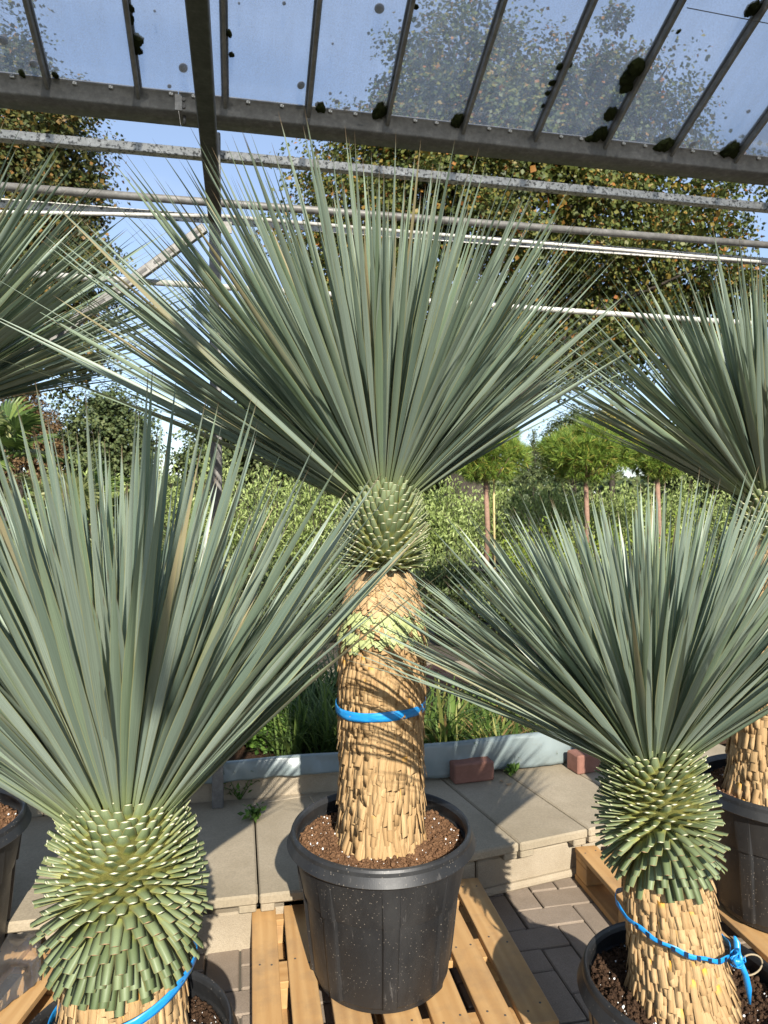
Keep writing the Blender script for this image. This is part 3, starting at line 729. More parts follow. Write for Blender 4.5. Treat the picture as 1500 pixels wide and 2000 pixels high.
    # --- cut leaf stubs on the collar
    hc = s_collar - s_bark; sp = stub['sp']; rmid = r_col(.5); N = int(2 * math.pi * rmid * hc / (sp * sp * .87))
    i = np.arange(N); q = (i + .5) / N; phi = i * GA + rg.normal(0, .02, N); s = s_bark + q * hc + rg.normal(0, sp * .08, N)
    rad_ = ringpt(phi); rr = np.array([r_col(x) for x in q]) - .004
    el = np.radians(np.interp(q, *stub['el'])) + rg.normal(0, .07, N)
    ln = np.interp(q, *stub['len']) * rg.uniform(.82, 1.15, N)
    d = rad_ * np.cos(el)[:, None] + ax * np.sin(el)[:, None]
    pos = ax * s[:, None] + rad_ * rr[:, None] - d * .006
    yh = np.tile(ax, (N, 1)) * np.cos(el)[:, None] - rad_ * np.sin(el)[:, None]
    w = stub['w'] * rg.uniform(.9, 1.12, N)
    A = frames(pos, d, yh, w, w, ln)
    face = (rad_ * (camd * np.array([1, 1, 0]))).sum(1)
    dry = q < stub.get('dry', 0)
    if dry.any():
        nd = min(int(pieces_max * .45), int(dry.sum())); pieces(CO, 'leaf_stub', STUB_DRY, np.zeros(dry.sum(), int), A[dry], face[dry], nd, 'dry_stubs_rest')
    else: nd = 0
    pieces(CO, 'leaf_stub', STUB, np.zeros((~dry).sum(), int), A[~dry], face[~dry], pieces_max - nd, 'stubs_rest')
    # --- the crown of long leaves
    N = crown['n']; th0 = math.radians(crown['th']); i = np.arange(N)
    cosmin = math.cos(th0); f = (i + .5) / N; th = np.arccos(1 - f ** crown.get('pw', 1.0) * (1 - cosmin)); phi = i * GA + rg.normal(0, .06, N)
    cax = np.array(crown.get('axis', ax), float); cax /= np.linalg.norm(cax)
    cx = np.cross([0, 1, 0], cax); cx /= np.linalg.norm(cx); cy = np.cross(cax, cx)
    ring = np.cos(phi)[:, None] * cx + np.sin(phi)[:, None] * cy
    th = th + rg.normal(0, .035, N)
    th = th * (1 - crown.get('front', .25) * np.clip(-ring[:, 1], 0, 1) ** 2)
    d = ring * np.sin(th)[:, None] + cax * np.cos(th)[:, None]
    root = ax * (s_collar + crown.get('up', .0)); fr = np.clip(th / th0, 0, 1)
    pos = root + ring * (crown['rc'] * fr ** .7)[:, None] + cax * (crown['h'] * (1 - fr))[:, None]
    Ln = crown['L'] * (1 - .30 * (1 - fr) ** 2) * rg.uniform(*crown.get('var', (.80, 1.08)), N)
    if 'Lf' in crown: Ln = Ln * crown['Lf'](d)
    young = rg.random(N) < .05; Ln[young] *= .6
    yh = np.tile(cax, (N, 1)) + rg.normal(0, .12, (N, 3))
    W_ = crown['w'] * rg.uniform(.78, 1.15, N) / .028
    A = frames(pos, d, yh, W_, np.full(N, 1.0) * np.maximum(Ln, .1), Ln, rg.normal(0, .42, N))
    # lower leaves sag more
    dr = fr + rg.normal(0, .22, N); kinds = np.where(dr < .35, rg.choice([0, 2, 5], N), np.where(dr < .75, rg.choice([0, 1, 3, 5], N), rg.choice([1, 3, 4, 6], N)))
    mid = pos + d * (Ln * .55)[:, None]
    score = -np.linalg.norm(mid - camv, axis=1)
    pieces(T, 'leaf', LEAVES, kinds, A, score, 300, 'inner_leaves')
    return T
def lin(*xy):
    xs = [p[0] for p in xy]; ys = [p[1] for p in xy]
    return lambda s: float(np.interp(s, xs, ys))

# --- tall yucca in the middle
pc = onz(745, 1608, .53)
pot((pc[0], pc[1], .12), .25, .41, 'large black pot with white specks on the pale middle pallet', 'soil', 1)
foot = np.array([pc[0] - .002, pc[1] + .0, .49])
yucca(foot, (.006, 0, 1), .75, .96, lin((0, .128), (.06, .118), (.3, .116), (.45, .124), (.58, .119), (.67, .098), (.75, .074)), lin((0, .084), (.5, .094), (1, .082)),
      dict(n=820, th=59, L=.87, w=.0185, pw=.9, rc=.085, h=.10, axis=(-.06, .06, 1), up=-.03, Lf=lambda d: 1 + .17 * np.clip(-d[:, 0], 0, 1) - .16 * np.clip(d[:, 0], 0, 1) - .08 * np.clip(-d[:, 1], 0, 1)),
      dict(sp=.0182, w=.0185, el=([0, .15, .6, 1], [0, 22, 50, 68]), len=([0, .3, 1], [.05, .056, .045])),
      dict(w=.0145, sp=.0112, l=lambda s: np.interp(s, [0, .1, .3, .5, .75], [.10, .085, .062, .036, .038]), flare=.05, toe=.22, slant=-.05, wave=1),
      'tall beaked yucca with wide blue-green crown and thick tan trunk in the middle pot', 3, special=True)
# --- short yucca on the left, close
p = dep(245, 1990, 1.36)
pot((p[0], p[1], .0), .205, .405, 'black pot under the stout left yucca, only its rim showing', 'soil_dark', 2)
yucca((p[0], p[1], .375), (.0, .0, 1), .215, .49, lin((0, .118), (.215, .112)), lin((0, .104), (.5, .112), (1, .094)),
      dict(n=780, th=47, L=.74, w=.0185, pw=.75, rc=.105, h=.12, up=-.03, axis=(-.02, .07, 1), var=(.58, 1.16), front=.2, Lf=lambda d: 1 - .26 * np.clip(d[:, 0] - .1, 0, 1)),
      dict(sp=.0185, w=.0195, el=([0, .12, .3, .5, .75, 1], [-66, -50, -18, 16, 44, 62]), len=([0, .2, .5, 1], [.075, .066, .048, .036]), dry=.40),
      dict(w=.017, sp=.0145, l=lambda s: np.full_like(s, .05), flare=.08),
      'stout low beaked yucca with bulging collar of green cut stubs at the left', 5)
# --- short leaning yucca on the right, close
p = dep(1328, 1925, 1.47); foot = np.array([p[0], p[1], .415])
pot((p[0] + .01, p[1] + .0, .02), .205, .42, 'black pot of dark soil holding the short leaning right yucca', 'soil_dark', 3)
top = dep(1268, 1460, 1.49); ln_ = top - foot
yucca(foot, ln_, .275, float(np.linalg.norm(ln_)), lin((0, .104), (.06, .098), (.275, .09)), lin((0, .080), (.5, .084), (1, .072)),
      dict(n=700, th=59, L=.62, w=.0145, pw=.9, rc=.080, h=.09, up=-.03, axis=(-.05, .05, 1)),
      dict(sp=.0165, w=.0165, el=([0, .12, .3, .55, 1], [-64, -42, -2, 24, 48]), len=([0, .25, .6, 1], [.062, .058, .05, .046]), dry=.3),
      dict(w=.0135, sp=.0135, l=lambda s: np.interp(s, [0, .08, .28], [.05, .036, .03]), flare=.075, toe=.35),
      'short leaning beaked yucca with spiky stub collar and knotted blue strap', 8)
# --- tall yucca at the right edge, behind
p = dep(1520, 1575, 2.26)
pot((p[0], p[1], .122), .25, .41, 'large black pot at the right edge behind the short yucca', 'soil', 4)
foot = np.array([p[0] - .03, p[1], .49]); top = dep(1500, 955, 2.25); ln_ = top - foot
yucca(foot, ln_, .80, float(np.linalg.norm(ln_)), lin((0, .14), (.08, .125), (.5, .115), (.8, .095)), lin((0, .085), (1, .08)),
      dict(n=680, th=60, L=.80, w=.018, rc=.085, h=.10, up=-.03, axis=(.0, .0, 1)),
      dict(sp=.020, w=.020, el=([0, .3, 1], [5, 25, 55]), len=([0, 1], [.045, .045])),
      dict(w=.0175, sp=.017, l=lambda s: np.full_like(s, .055), flare=.06, toe=.3),
      'tall beaked yucca at the right edge with bright shingled tan trunk', 12)
# --- tall yucca at the left edge, mostly out of frame
p = dep(-140, 1600, 1.99)
pot((p[0], p[1], .118), .25, .41, 'black pot at the left edge with red-brown soil', 'soil', 5)
foot = np.array([p[0], p[1], .49]); top = dep(-215, 830, 2.0); ln_ = top - foot
yucca(foot, ln_, .95, float(np.linalg.norm(ln_)), lin((0, .12), (.95, .1)), lin((0, .085), (1, .08)),
      dict(n=720, th=64, L=.84, w=.0185, rc=.085, h=.10, up=.03, axis=(.07, .0, 1)),
      dict(sp=.03, w=.02, el=([0, .3, 1], [5, 25, 55]), len=([0, 1], [.045, .045])),
      dict(w=.022, sp=.024, l=lambda s: np.full_like(s, .055), flare=.12),
      'tall beaked yucca at the left edge, its dark crown reaching into view', 15, 60)

# ================================================================ BLUE STRAPS
def ring_strap(name, c, rfun, zfun, width, label, mat, twisted=False, knot=None):
    T = empty(name, c, label=label, cat='strap')
    n = 96; V, F, UVs = [], [], []
    for i in range(n + 1):
        a = 2 * math.pi * i / n; r = rfun(a); z = zfun(a)
        cr_ = .0008 * math.sin(a * 13) + .0006 * math.sin(a * 29 + 1)
        hw = width / 2 * (1 + (.05 * math.sin(a * 7) if not twisted else .25 * math.sin(a * 9)))
        for k, t in enumerate((-1, -.33, .33, 1)):
            V.append((math.cos(a) * (r + cr_ * (1 - t * t) + .0015), math.sin(a) * (r + cr_ * (1 - t * t) + .0015), z + hw * t + (.002 * math.sin(a * 11) if twisted else 0))); UVs.append((i / n, (t + 1) / 2))
    for i in range(n):
        for k in range(3): a = i * 4 + k; F.append((a, a + 4, a + 5, a + 1))
    me = fast_mesh('band', V, F, [mat], np.array(UVs)[np.array(F)], smooth=True); o = put('band', me, T)
    md = o.modifiers.new('thick', 'SOLIDIFY'); md.thickness = .0016
    return T
# middle trunk strap
zc = 1.43 - (1385 - 972) / FPX * 1.9
ring_strap('blue_strap', (pc[0] - .002, pc[1], zc), lambda a: .1225, lambda a: .006 * math.cos(a - .3) + .002 * math.sin(3 * a), .024, 'plain blue strap tied round the tall middle trunk', M['strap'])
# left trunk strap: tilted, under the stubs
p = dep(245, 1990, 1.36)
ts = ring_strap('blue_strap', (p[0], p[1], .505), lambda a: .131 + .003 * math.sin(a * 4), lambda a: .045 * math.cos(a + .15) - .01, .019, 'tilted blue strap round the stout left trunk below its stubs', M['strap'])
# right trunk strap: thin, dark marks, a knot
p = dep(1328, 1925, 1.47); foot = np.array([p[0], p[1], .415]); top = dep(1268, 1460, 1.49); axr = (top - foot) / np.linalg.norm(top - foot)
cpt = foot + axr * .135
ts = ring_strap('blue_strap', cpt, lambda a: .110, lambda a: -.034 * math.cos(a + .25) , .009, 'narrow blue strap with black bars and a crumpled knot on the leaning trunk', M['strap'], True)
for k in range(10):
    a0 = math.pi + .35 + k * .21; V = []
    for i in range(4):
        a = a0 + i * .022; z = -.034 * math.cos(a + .25)
        for t in (-1, 1): V.append((math.cos(a) * .1135, math.sin(a) * .1135, z + .0052 * t))
    put('dark_mark', fast_mesh('dark_mark', V, [(i * 2, i * 2 + 2, i * 2 + 3, i * 2 + 1) for i in range(3)], [M['strap_dark']]), ts)
def knot():
    # crumpled loops of strap
    r_ = random.Random(4); mb_v, mb_f = [], []
    kc = np.array([math.cos(-.85) * .128, math.sin(-.85) * .128, -.034 * math.cos(-.85 + .25) - .001])
    for k in range(9):
        a = r_.uniform(0, 6.28); b = r_.uniform(-.9, .9); R = r_.uniform(.008, .017); n = 12; base = len(mb_v); tw = r_.uniform(-2, 2)
        ax1 = Vector((math.cos(a), math.sin(a) * .6, math.sin(b))).normalized(); ax2 = ax1.cross(Vector((r_.uniform(-1, 1), r_.uniform(-1, 1), r_.uniform(-1, 1)))).normalized(); ax3 = ax1.cross(ax2)
        for i in range(n + 1):
            u = 2 * math.pi * i / n * .9; c = Vector(kc) + ax1 * (R * math.cos(u) + R * .4) + ax2 * (R * .8 * math.sin(u))
            wdir = ax3 * math.cos(tw * i / n) + ax2 * math.sin(tw * i / n) * .4
            for t in (-1, 1): mb_v.append(tuple(c + wdir * .0045 * t))
        for i in range(n): q = base + i * 2; mb_f.append((q, q + 2, q + 3, q + 1))
    o = put('knot', fast_mesh('knot', mb_v, mb_f, [M['strap']], smooth=True), ts); o.modifiers.new('t', 'SOLIDIFY').thickness = .0012
    for (pts, nm) in (([(0, 0, 0), (.012, -.004, -.03), (.022, .0, -.06), (.027, .002, -.095)], 'tail'), ([(0, 0, 0), (.004, .010, .012), (.006, .014, .026), (.004, .018, .036)], 'tail')):
        V = []; pts = [np.array(q) + kc for q in pts]
        for i, q in enumerate(pts):
            w = .006 if i < 3 else .002
            V += [q + np.array([-.7, .7, 0]) * w, q + np.array([.7, -.7, .1]) * w]
        o = put(nm, fast_mesh(nm, V, [(i * 2, i * 2 + 2, i * 2 + 3, i * 2 + 1) for i in range(3)], [M['strap']]), ts); o.modifiers.new('t', 'SOLIDIFY').thickness = .0012
    pts = [kc + np.array([.012 + .022 * (1 - math.cos(u)), .004, -.004 + .014 * math.sin(u) - .004 * u]) for u in np.linspace(0, 5.2, 16)]
    put('twine_end', MB().tube(pts, .0018, 6).done('twine_end', M['twine']), ts)
knot()

# ================================================================ TREES AND PLANTS BEHIND
def leafT(name, mat, w=.8):
    V = [(0, 0, 0), (-.5 * w, .12, .45), (0, 0, .5), (.5 * w, .12, .45), (0, .03, 1)]
    return Tmpl(name, V, [(0, 2, 1), (0, 3, 2), (1, 2, 4), (2, 3, 4)], [mat])
def rand_dirs(n, up=0.0, r=rng):
    d = r.standard_normal((n, 3)); d[:, 2] += up; return d / np.linalg.norm(d, axis=1, keepdims=True)
def tree(name, base, label, mat, lobes, n_leaf, leaf, trunk_r, limbs, seed, clump=.55, group=None, per=45, cat='tree'):
    """lobes: (dx,dy,z,rx,ry,rz) ellipsoids that hold the crown; limbs: list of polylines relative to base"""
    r = np.random.default_rng(seed); T = empty(name, base, label=label, cat=cat, group=group)
    mb = MB()
    for pts, r0, r1 in limbs: mb.tube(pts, list(np.linspace(r0, r1, len(pts))), 9)
    vol = np.array([l[3] * l[4] + l[3] * l[5] for l in lobes]); nc = max(6, n_leaf // per); C = []
    for l, v in zip(lobes, vol / vol.sum()):
        k = max(2, int(nc * v)); d = rand_dirs(k, .1, r); rr = r.uniform(.35, 1.0, k) ** .45
        ph = np.array([mnoise.noise(tuple(q * 1.9 + seed)) for q in d]); rr *= 1 + .30 * ph
        C.append(np.array(l[:3]) + d * rr[:, None] * np.array(l[3:6]))
    C = np.concatenate(C)
    c0 = np.array(lobes[0][:3]); src = [np.array(q[-1]) for q, _, _ in limbs]
    for c in C[r.choice(len(C), min(len(C), 60), False)]:                      # twigs that carry the clumps
        s_ = min(src, key=lambda q: np.linalg.norm(q - c)); m_ = (s_ + c) / 2 + r.normal(0, .25, 3) * np.linalg.norm(c - s_) * .25
        mb.tube([s_, m_, c], [trunk_r * .14, trunk_r * .08, trunk_r * .03], 5, False)
    put('trunk', mb.done('trunk', M['treebark']), T)
    ci = r.integers(0, len(C), n_leaf); cs = r.uniform(.6, 1.3, len(C)) * clump
    off = rand_dirs(n_leaf, 0, r) * (r.random(n_leaf) ** .45)[:, None] * cs[ci][:, None] * np.array([1, 1, .62])
    P = C[ci] + off; outw = P - c0; outw /= np.linalg.norm(outw, axis=1, keepdims=True) + 1e-6
    nrm = outw * .7 + np.array([0, 0, .6]) + r.standard_normal((n_leaf, 3)) * .55
    dirn = np.cross(nrm, r.standard_normal((n_leaf, 3))); dirn[:, 2] -= .3
    sz = leaf * r.uniform(.65, 1.25, n_leaf)
    A = frames(P, dirn, nrm, sz, sz, sz); T0 = leafT('leaf', mat, .95)
    ni = n_leaf // 5; li = r.choice(len(lobes), ni, p=vol / vol.sum()); LB = np.array(lobes)[li]      # oversized leaves added deep inside to block sky and darken the crown's gaps
    Pi = LB[:, :3] + rand_dirs(ni, 0, r) * (r.random(ni) ** .4 * .72)[:, None] * LB[:, 3:6]; si = leaf * r.uniform(1.2, 2.0, ni)
    A = np.concatenate([A, frames(Pi, rand_dirs(ni, -.2, r), rand_dirs(ni, .5, r), si, si, si)])
    put('crown', join('crown', [T0], np.zeros(len(A), int), A), T, kind='stuff')
    return T
# big maple behind the middle and right
dR = 17.0; b = gnd(905, dR)
def rel(b, px, py, d): q = dep(px, py, d) - b; return q
def lobe(b, px, py, d, rpx, rpy, ry): q = rel(b, px, py, d); return (*q, rpx / FPX * d, ry, rpy / FPX * d)
lim = [([(0, 0, -.2), rel(b, 915, 900, dR), rel(b, 960, 830, dR)], .62, .45), ([rel(b, 958, 832, dR), rel(b, 1020, 775, dR - .5), rel(b, 1080, 700, dR - 1), rel(b, 1180, 600, dR - 1.2)], .40, .16), ([rel(b, 955, 840, dR), rel(b, 930, 700, dR), rel(b, 900, 500, dR), rel(b, 890, 300, dR)], .42, .15),
       ([rel(b, 1040, 750, dR), rel(b, 1090, 560, dR), rel(b, 1150, 380, dR)], .28, .1), ([rel(b, 945, 780, dR), rel(b, 820, 650, dR), rel(b, 690, 520, dR)], .3, .1), ([rel(b, 1080, 705, dR - 1), rel(b, 1250, 640, dR - .6), rel(b, 1390, 560, dR)], .18, .07)]
tree('maple_tree', tuple(b), 'huge maple with green and orange leaves and leaning dark trunk behind the tall yucca', M['maple'],
     [lobe(b, 960, 420, dR, 330, 300, 4.2), lobe(b, 1250, 480, dR, 215, 230, 3.6), lobe(b, 720, 480, dR, 190, 200, 3.4), lobe(b, 900, 220, dR, 210, 140, 3.2), lobe(b, 1150, 250, dR, 180, 120, 3.0), lobe(b, 1180, 660, dR, 130, 100, 2.6), lobe(b, 1010, 700, dR, 120, 80, 2.5), lobe(b, 640, 640, dR, 130, 110, 2.6), lobe(b, 1380, 620, dR, 90, 110, 2.2)],
     125000, .092, .5, lim, 21, .66, None, 150)
# big maple on the left
dL = 15.0; b = gnd(-150, dL)
lim = [([(0, 0, -.2), rel(b, -140, 850, dL), rel(b, -110, 700, dL)], .5, .38), ([rel(b, -112, 705, dL), rel(b, -60, 520, dL), rel(b, -20, 330, dL)], .34, .12), ([rel(b, -115, 715, dL), rel(b, 0, 640, dL), rel(b, 110, 560, dL)], .24, .08), ([rel(b, -112, 705, dL), rel(b, -230, 520, dL)], .3, .1)]
tree('maple_tree', tuple(b), 'dark maple with drooping lower boughs behind the left-edge yucca', M['maple_b'],
     [lobe(b, -60, 420, dL, 250, 260, 3.2), lobe(b, 120, 330, dL, 100, 130, 2.4), lobe(b, 130, 520, dL, 105, 130, 2.4), lobe(b, 60, 180, dL, 90, 100, 2.2), lobe(b, 150, 700, dL, 62, 75, 1.2), lobe(b, 20, 640, dL, 90, 90, 1.6), lobe(b, -250, 420, dL, 200, 230, 3)],
     64000, .085, .42, lim, 22, .52, None, 130)
def far_tree(name, px, py, d, rpx, rpy, mat, label, n, seed, leaf=None, shape=None, group='far trees beyond the nursery'):
    b = gnd(px, d); R = rpx / FPX * d; Rz = rpy / FPX * d; c = rel(b, px, py, d); n = int(n * 1.6)
    lobes = [(c[0], c[1], c[2], R, R * .8, Rz), (c[0] - R * .45, c[1], c[2] - Rz * .35, R * .6, R * .6, Rz * .6), (c[0] + R * .45, c[1], c[2] - Rz * .3, R * .6, R * .6, Rz * .65), (c[0] + R * .1, c[1], c[2] + Rz * .55, R * .5, R * .5, Rz * .5)] if shape is None else shape(c, R, Rz)
    tree(name, tuple(b), label, mat, lobes, n, leaf or R * .058, R * .12, [([(0, 0, -.2), (0, 0, c[2] * .6), (c[0], c[1], c[2] + Rz * .3)], R * .10, R * .03)], seed, R * .2, group, 30)
def cone(c, R, Rz): return [(c[0], c[1], c[2] + Rz * (k / 4 - .6), R * (1 - k * .19), R * (1 - k * .19) * .8, Rz * .3) for k in range(6)]
far_tree('broadleaf_tree', 205, 860, 46, 105, 105, M['fargreen'], 'rounded green tree under the drooping maple boughs', 9000, 31)
far_tree('broadleaf_tree', 470, 880, 48, 125, 95, M['fargreen'], 'broad green tree left of the tall yucca trunk, behind the steel post', 9000, 32)
far_tree('russet_tree', 40, 850, 42, 80, 105, M['farbrown'], 'rust-brown autumn tree beyond the left yucca', 7000, 33)
far_tree('conifer_tree', 1042, 890, 52, 42, 70, M['fargreen'], 'narrow dark conifer between the two round pines', 5000, 34, None, cone)
far_tree('yellow_tree', 1195, 855, 50, 75, 58, M['faryellow'], 'yellow autumn tree behind the round-headed pines', 6000, 35)
far_tree('broadleaf_tree', 1120, 875, 60, 75, 75, M['fargreen'], 'hazy olive tree beside the yellow autumn tree', 6000, 36)
far_tree('broadleaf_tree', 1400, 885, 52, 150, 80, M['fargreen'], 'wide green tree behind the right-edge yucca trunk', 8000, 37)
far_tree('broadleaf_tree', 760, 905, 60, 170, 65, M['fargreen'], 'low spreading tree hidden behind the tall yucca collar', 6000, 38)
far_tree('broadleaf_tree', -160, 870, 48, 140, 110, M['fargreen'], 'green tree out beyond the left-edge pot', 5000, 39)
far_tree('broadleaf_tree', 1680, 850, 50, 150, 120, M['fargreen'], 'green tree out beyond the right-edge pot', 5000, 40)

def distant_wood():
    r = np.random.default_rng(77); n = 26000; az = r.uniform(rad(-62), rad(62), n); dd = r.uniform(75, 95, n)
    hh = np.array([3.0 + 2.2 * abs(mnoise.noise((a * 9, 0, 1))) + 2.0 * abs(mnoise.noise((a * 26, 2, 1))) for a in az])
    P = np.stack([np.sin(az + YAW) * dd, np.cos(az + YAW) * dd, hh * (1.05 * r.random(n) ** .8)], 1)
    sz = r.uniform(.5, 1.0, n); A = frames(P, rand_dirs(n, .2, r), rand_dirs(n, .4, r) + np.array([0, -.6, 0]), sz, sz, sz)
    put('distant_wood', join('distant_wood', [leafT('leaf', M['fargreen'], .95)], np.zeros(n, int), A), label='low distant wood closing the horizon behind the nursery', cat='wood', kind='stuff')
distant_wood()
def nursery_pot(T, r, h):
    put('pot', MB().lathe([(.01, 0), (r * .78, 0), (r * .98, h), (r, h), (r, h * .9), (r * 1.04, h * .92), (r * 1.04, h), (r * .94, h), (r * .9, h * .9), (.01, h * .9)], 20).done('pot', M['pot']), T)
# round-headed pines
def needle_tuft():
    r = np.random.default_rng(5); V, F = [], []
    for k in range(16):
        d = r.standard_normal(3); d[2] = abs(d[2]) + .5; d /= np.linalg.norm(d); s = np.cross(d, r.standard_normal(3)); s /= np.linalg.norm(s); i = len(V)
        V += [tuple(-s * .035), tuple(s * .035), tuple(d)]; F.append((i, i + 1, i + 2))
    return Tmpl('tuft', V, F, [M['pine']])
TUFT = needle_tuft()
def pine(px, d, top, bot, wpx, label, seed, cane=True):
    r = np.random.default_rng(seed); b = gnd(px, d); T = empty('round_pine', tuple(b), label=label, cat='pine', group='round-headed pines on bare stems')
    z0 = H - (bot - 972) / FPX * d; z1 = H - (top - 972) / FPX * d; R = wpx / 2 / FPX * d; zc_ = (z0 + z1) / 2; Rz = (z1 - z0) / 2
    nursery_pot(T, .22, .34)
    put('trunk', MB().tube([(0, 0, .3), (.02, 0, z0 * .6), (-.02, .0, z0 + Rz * .4)], [.045, .04, .036], 10).done('trunk', M['pinebark']), T)
    if cane: put('cane', MB().tube([(.12, -.05, .3), (.10, -.05, z0 + .1)], .016, 8).done('cane', M['bamboo']), T)
    mb = MB()
    for k in range(16):
        a = k * 2.4; mb.tube([(0, 0, z0 + .05), (R * .4 * math.cos(a), R * .4 * math.sin(a), z0 + .12), (R * .8 * math.cos(a), R * .8 * math.sin(a), z0 + Rz * .9)], [.022, .014, .006], 6, False)
    put('branches', mb.done('branches', M['pinebark']), T)
    n = 1500; dd = rand_dirs(n, .25, r); ph = np.array([mnoise.noise(tuple(q * 2.3 + seed)) for q in dd]); rr = (r.random(n) ** .3) * (1 + .34 * ph)
    P = dd * rr[:, None] * np.array([R, R, Rz]) + np.array([0, 0, zc_]); up = dd * np.array([1, 1, 1.2]) + np.array([0, 0, .55]) + r.normal(0, .25, (n, 3)); s = R * r.uniform(.16, .27, n)
    put('crown', join('crown', [TUFT], np.zeros(n, int), frames(P, up, r.standard_normal((n, 3)), s, s, s)), T, kind='stuff')
pine(950, 11.0, 838, 945, 150, 'round-headed pine tied to a bamboo cane behind the slabs', 51)
pine(1145, 11.6, 832, 938, 165, 'round-headed pine on a bare stem below the yellow tree', 52, False)
pine(1285, 11.2, 860, 935, 105, 'round-headed pine half hidden by the right-edge yucca crown', 53, False)

# bushes made of upright shoots with small leaves
def bush(name, px, d, top, wpx, mat, label, seed, n=5000, leaf=.06, w=.35, cat='shrub', group=None, z0=0, potted=False, upright=.7, shape='dome'):
    r = np.random.default_rng(seed); b = gnd(px, d, z0); T = empty(name, tuple(b), label=label, cat=cat, group=group)
    z1 = H - (top - 972) / FPX * d - z0; R = wpx / 2 / FPX * d; base_z = .25 if potted else 0
    if potted: nursery_pot(T, min(.2, R * .5), .28)
    ns = 46; mb = MB(); S0, S1 = [], []
    for k in range(ns):
        a = r.uniform(0, 6.28); q = math.sqrt(r.random()); hh = z1 * (1 - .38 * q * q) * r.uniform(.72, 1.05)
        p0 = np.array([R * .35 * q * math.cos(a), R * .35 * q * math.sin(a), base_z * .9]); p1 = np.array([R * q * math.cos(a), R * q * math.sin(a), max(hh, base_z + .1)])
        S0.append(p0); S1.append(p1); mb.tube([p0, (p0 + p1) / 2 + r.normal(0, .02, 3), p1], [.010, .007, .003], 5, False)
    put('stems', mb.done('stems', M['treebark']), T)
    S0, S1 = np.array(S0), np.array(S1); k = r.integers(0, ns, n); t = r.uniform(.12, 1.0, n) ** .8
    P = S0[k] * (1 - t)[:, None] + S1[k] * t[:, None] + r.normal(0, 1, (n, 3)) * (R * .13 + .02)
    P[:, 2] = np.maximum(P[:, 2], .04)
    dr = r.standard_normal((n, 3)); dr[:, 2] += upright * 1.6; sz = leaf * r.uniform(.6, 1.3, n)
    A = frames(P, dr, r.standard_normal((n, 3)) + np.array([0, -.4, .5]), sz, sz, sz)
    put('foliage', join('foliage', [leafT('leaf', mat, w)], np.zeros(n, int), A), T, kind='stuff')
og = 'olive bushes in the nursery rows'
OL = ['pale olive bush in the sky gap left of the steel post', 'tallest pale olive bush, directly behind the steel post', 'olive bush between the steel post and the tall yucca collar', 'olive bush touching the shaded side of the tall yucca collar', 'olive bush beside the tall yucca collar, in front of the caned pine',
      'olive bush behind the stem of the pine with the cane', 'olive bush between the caned pine and the bare-stemmed pine', 'olive bush between the bare-stemmed pine and the half-hidden pine', 'olive bush behind the half-hidden pine near the right-edge yucca', 'olive bush behind the right-edge yucca trunk', 'olive bush behind the pale fan palm leaves', 'olive bush below the russet autumn tree', 'olive bush hidden straight behind the tall yucca collar']
for i, (px_, d_, top_, w_) in enumerate([(330, 9.5, 915, 120), (420, 9.0, 878, 150), (540, 8.6, 895, 170), (640, 8.4, 905, 150), (860, 10, 925, 150), (960, 13.5, 945, 190), (1080, 13.2, 935, 180), (1210, 13.5, 940, 190), (1340, 13.2, 935, 190), (1480, 12, 930, 200), (230, 10, 930, 140), (120, 11, 915, 180), (760, 11, 930, 160)]):
    bush('olive_bush', px_, d_, top_, w_, M['olive'], OL[i], 60 + i, 6500, .062 if d_ < 9.7 else .08, .30, 'shrub', og, 0, True)
sg = 'low green shrubs in the nursery beds'
for i, (px_, d_, top_, w_, mt) in enumerate([(1050, 8.0, 1010, 130, 'lime'), (1180, 8.3, 1020, 120, 'lime'), (1330, 8.2, 1010, 150, 'lime')]):
    bush('golden_conifer', px_, d_, top_, w_, M['lime'], 'low yellow-green conifer bush under the ' + ('pine with the cane', 'bare-stemmed pine', 'half-hidden pine')[i], 80 + i, 4000, .06, .3, 'shrub', 'yellow-green bushes under the pines', 0, False, .5)
for i, (px_, d_, top_, w_) in enumerate([(560, 6.4, 1085, 190), (640, 7.2, 1060, 170), (880, 7.0, 1075, 150), (980, 6.6, 1110, 170), (1100, 6.8, 1100, 190), (470, 7.0, 1040, 180), (360, 6.5, 1050, 190), (1260, 6.6, 1080, 190), (250, 6.8, 1060, 190)]):
    bush('green_shrub', px_, d_, top_, w_, M['shrub_dull'], 'low green shrub in a nursery pot beyond the planted bed', 90 + i, 5200, .042, .5, 'shrub', sg, 0, True)
# bed planting just behind the liner
bush('bright_shrub', 520, 3.62, 1362, 120, M['shrub'], 'bright green leafy shrub lit behind the liner, left of the trunk', 110, 3200, .030, .75, 'shrub', None, .14, False, .3)
bush('bright_shrub', 440, 3.7, 1330, 150, M['shrub'], 'bushy green shrub behind the left yucca leaves and liner', 111, 3000, .032, .7, 'shrub', None, .14, False, .3)
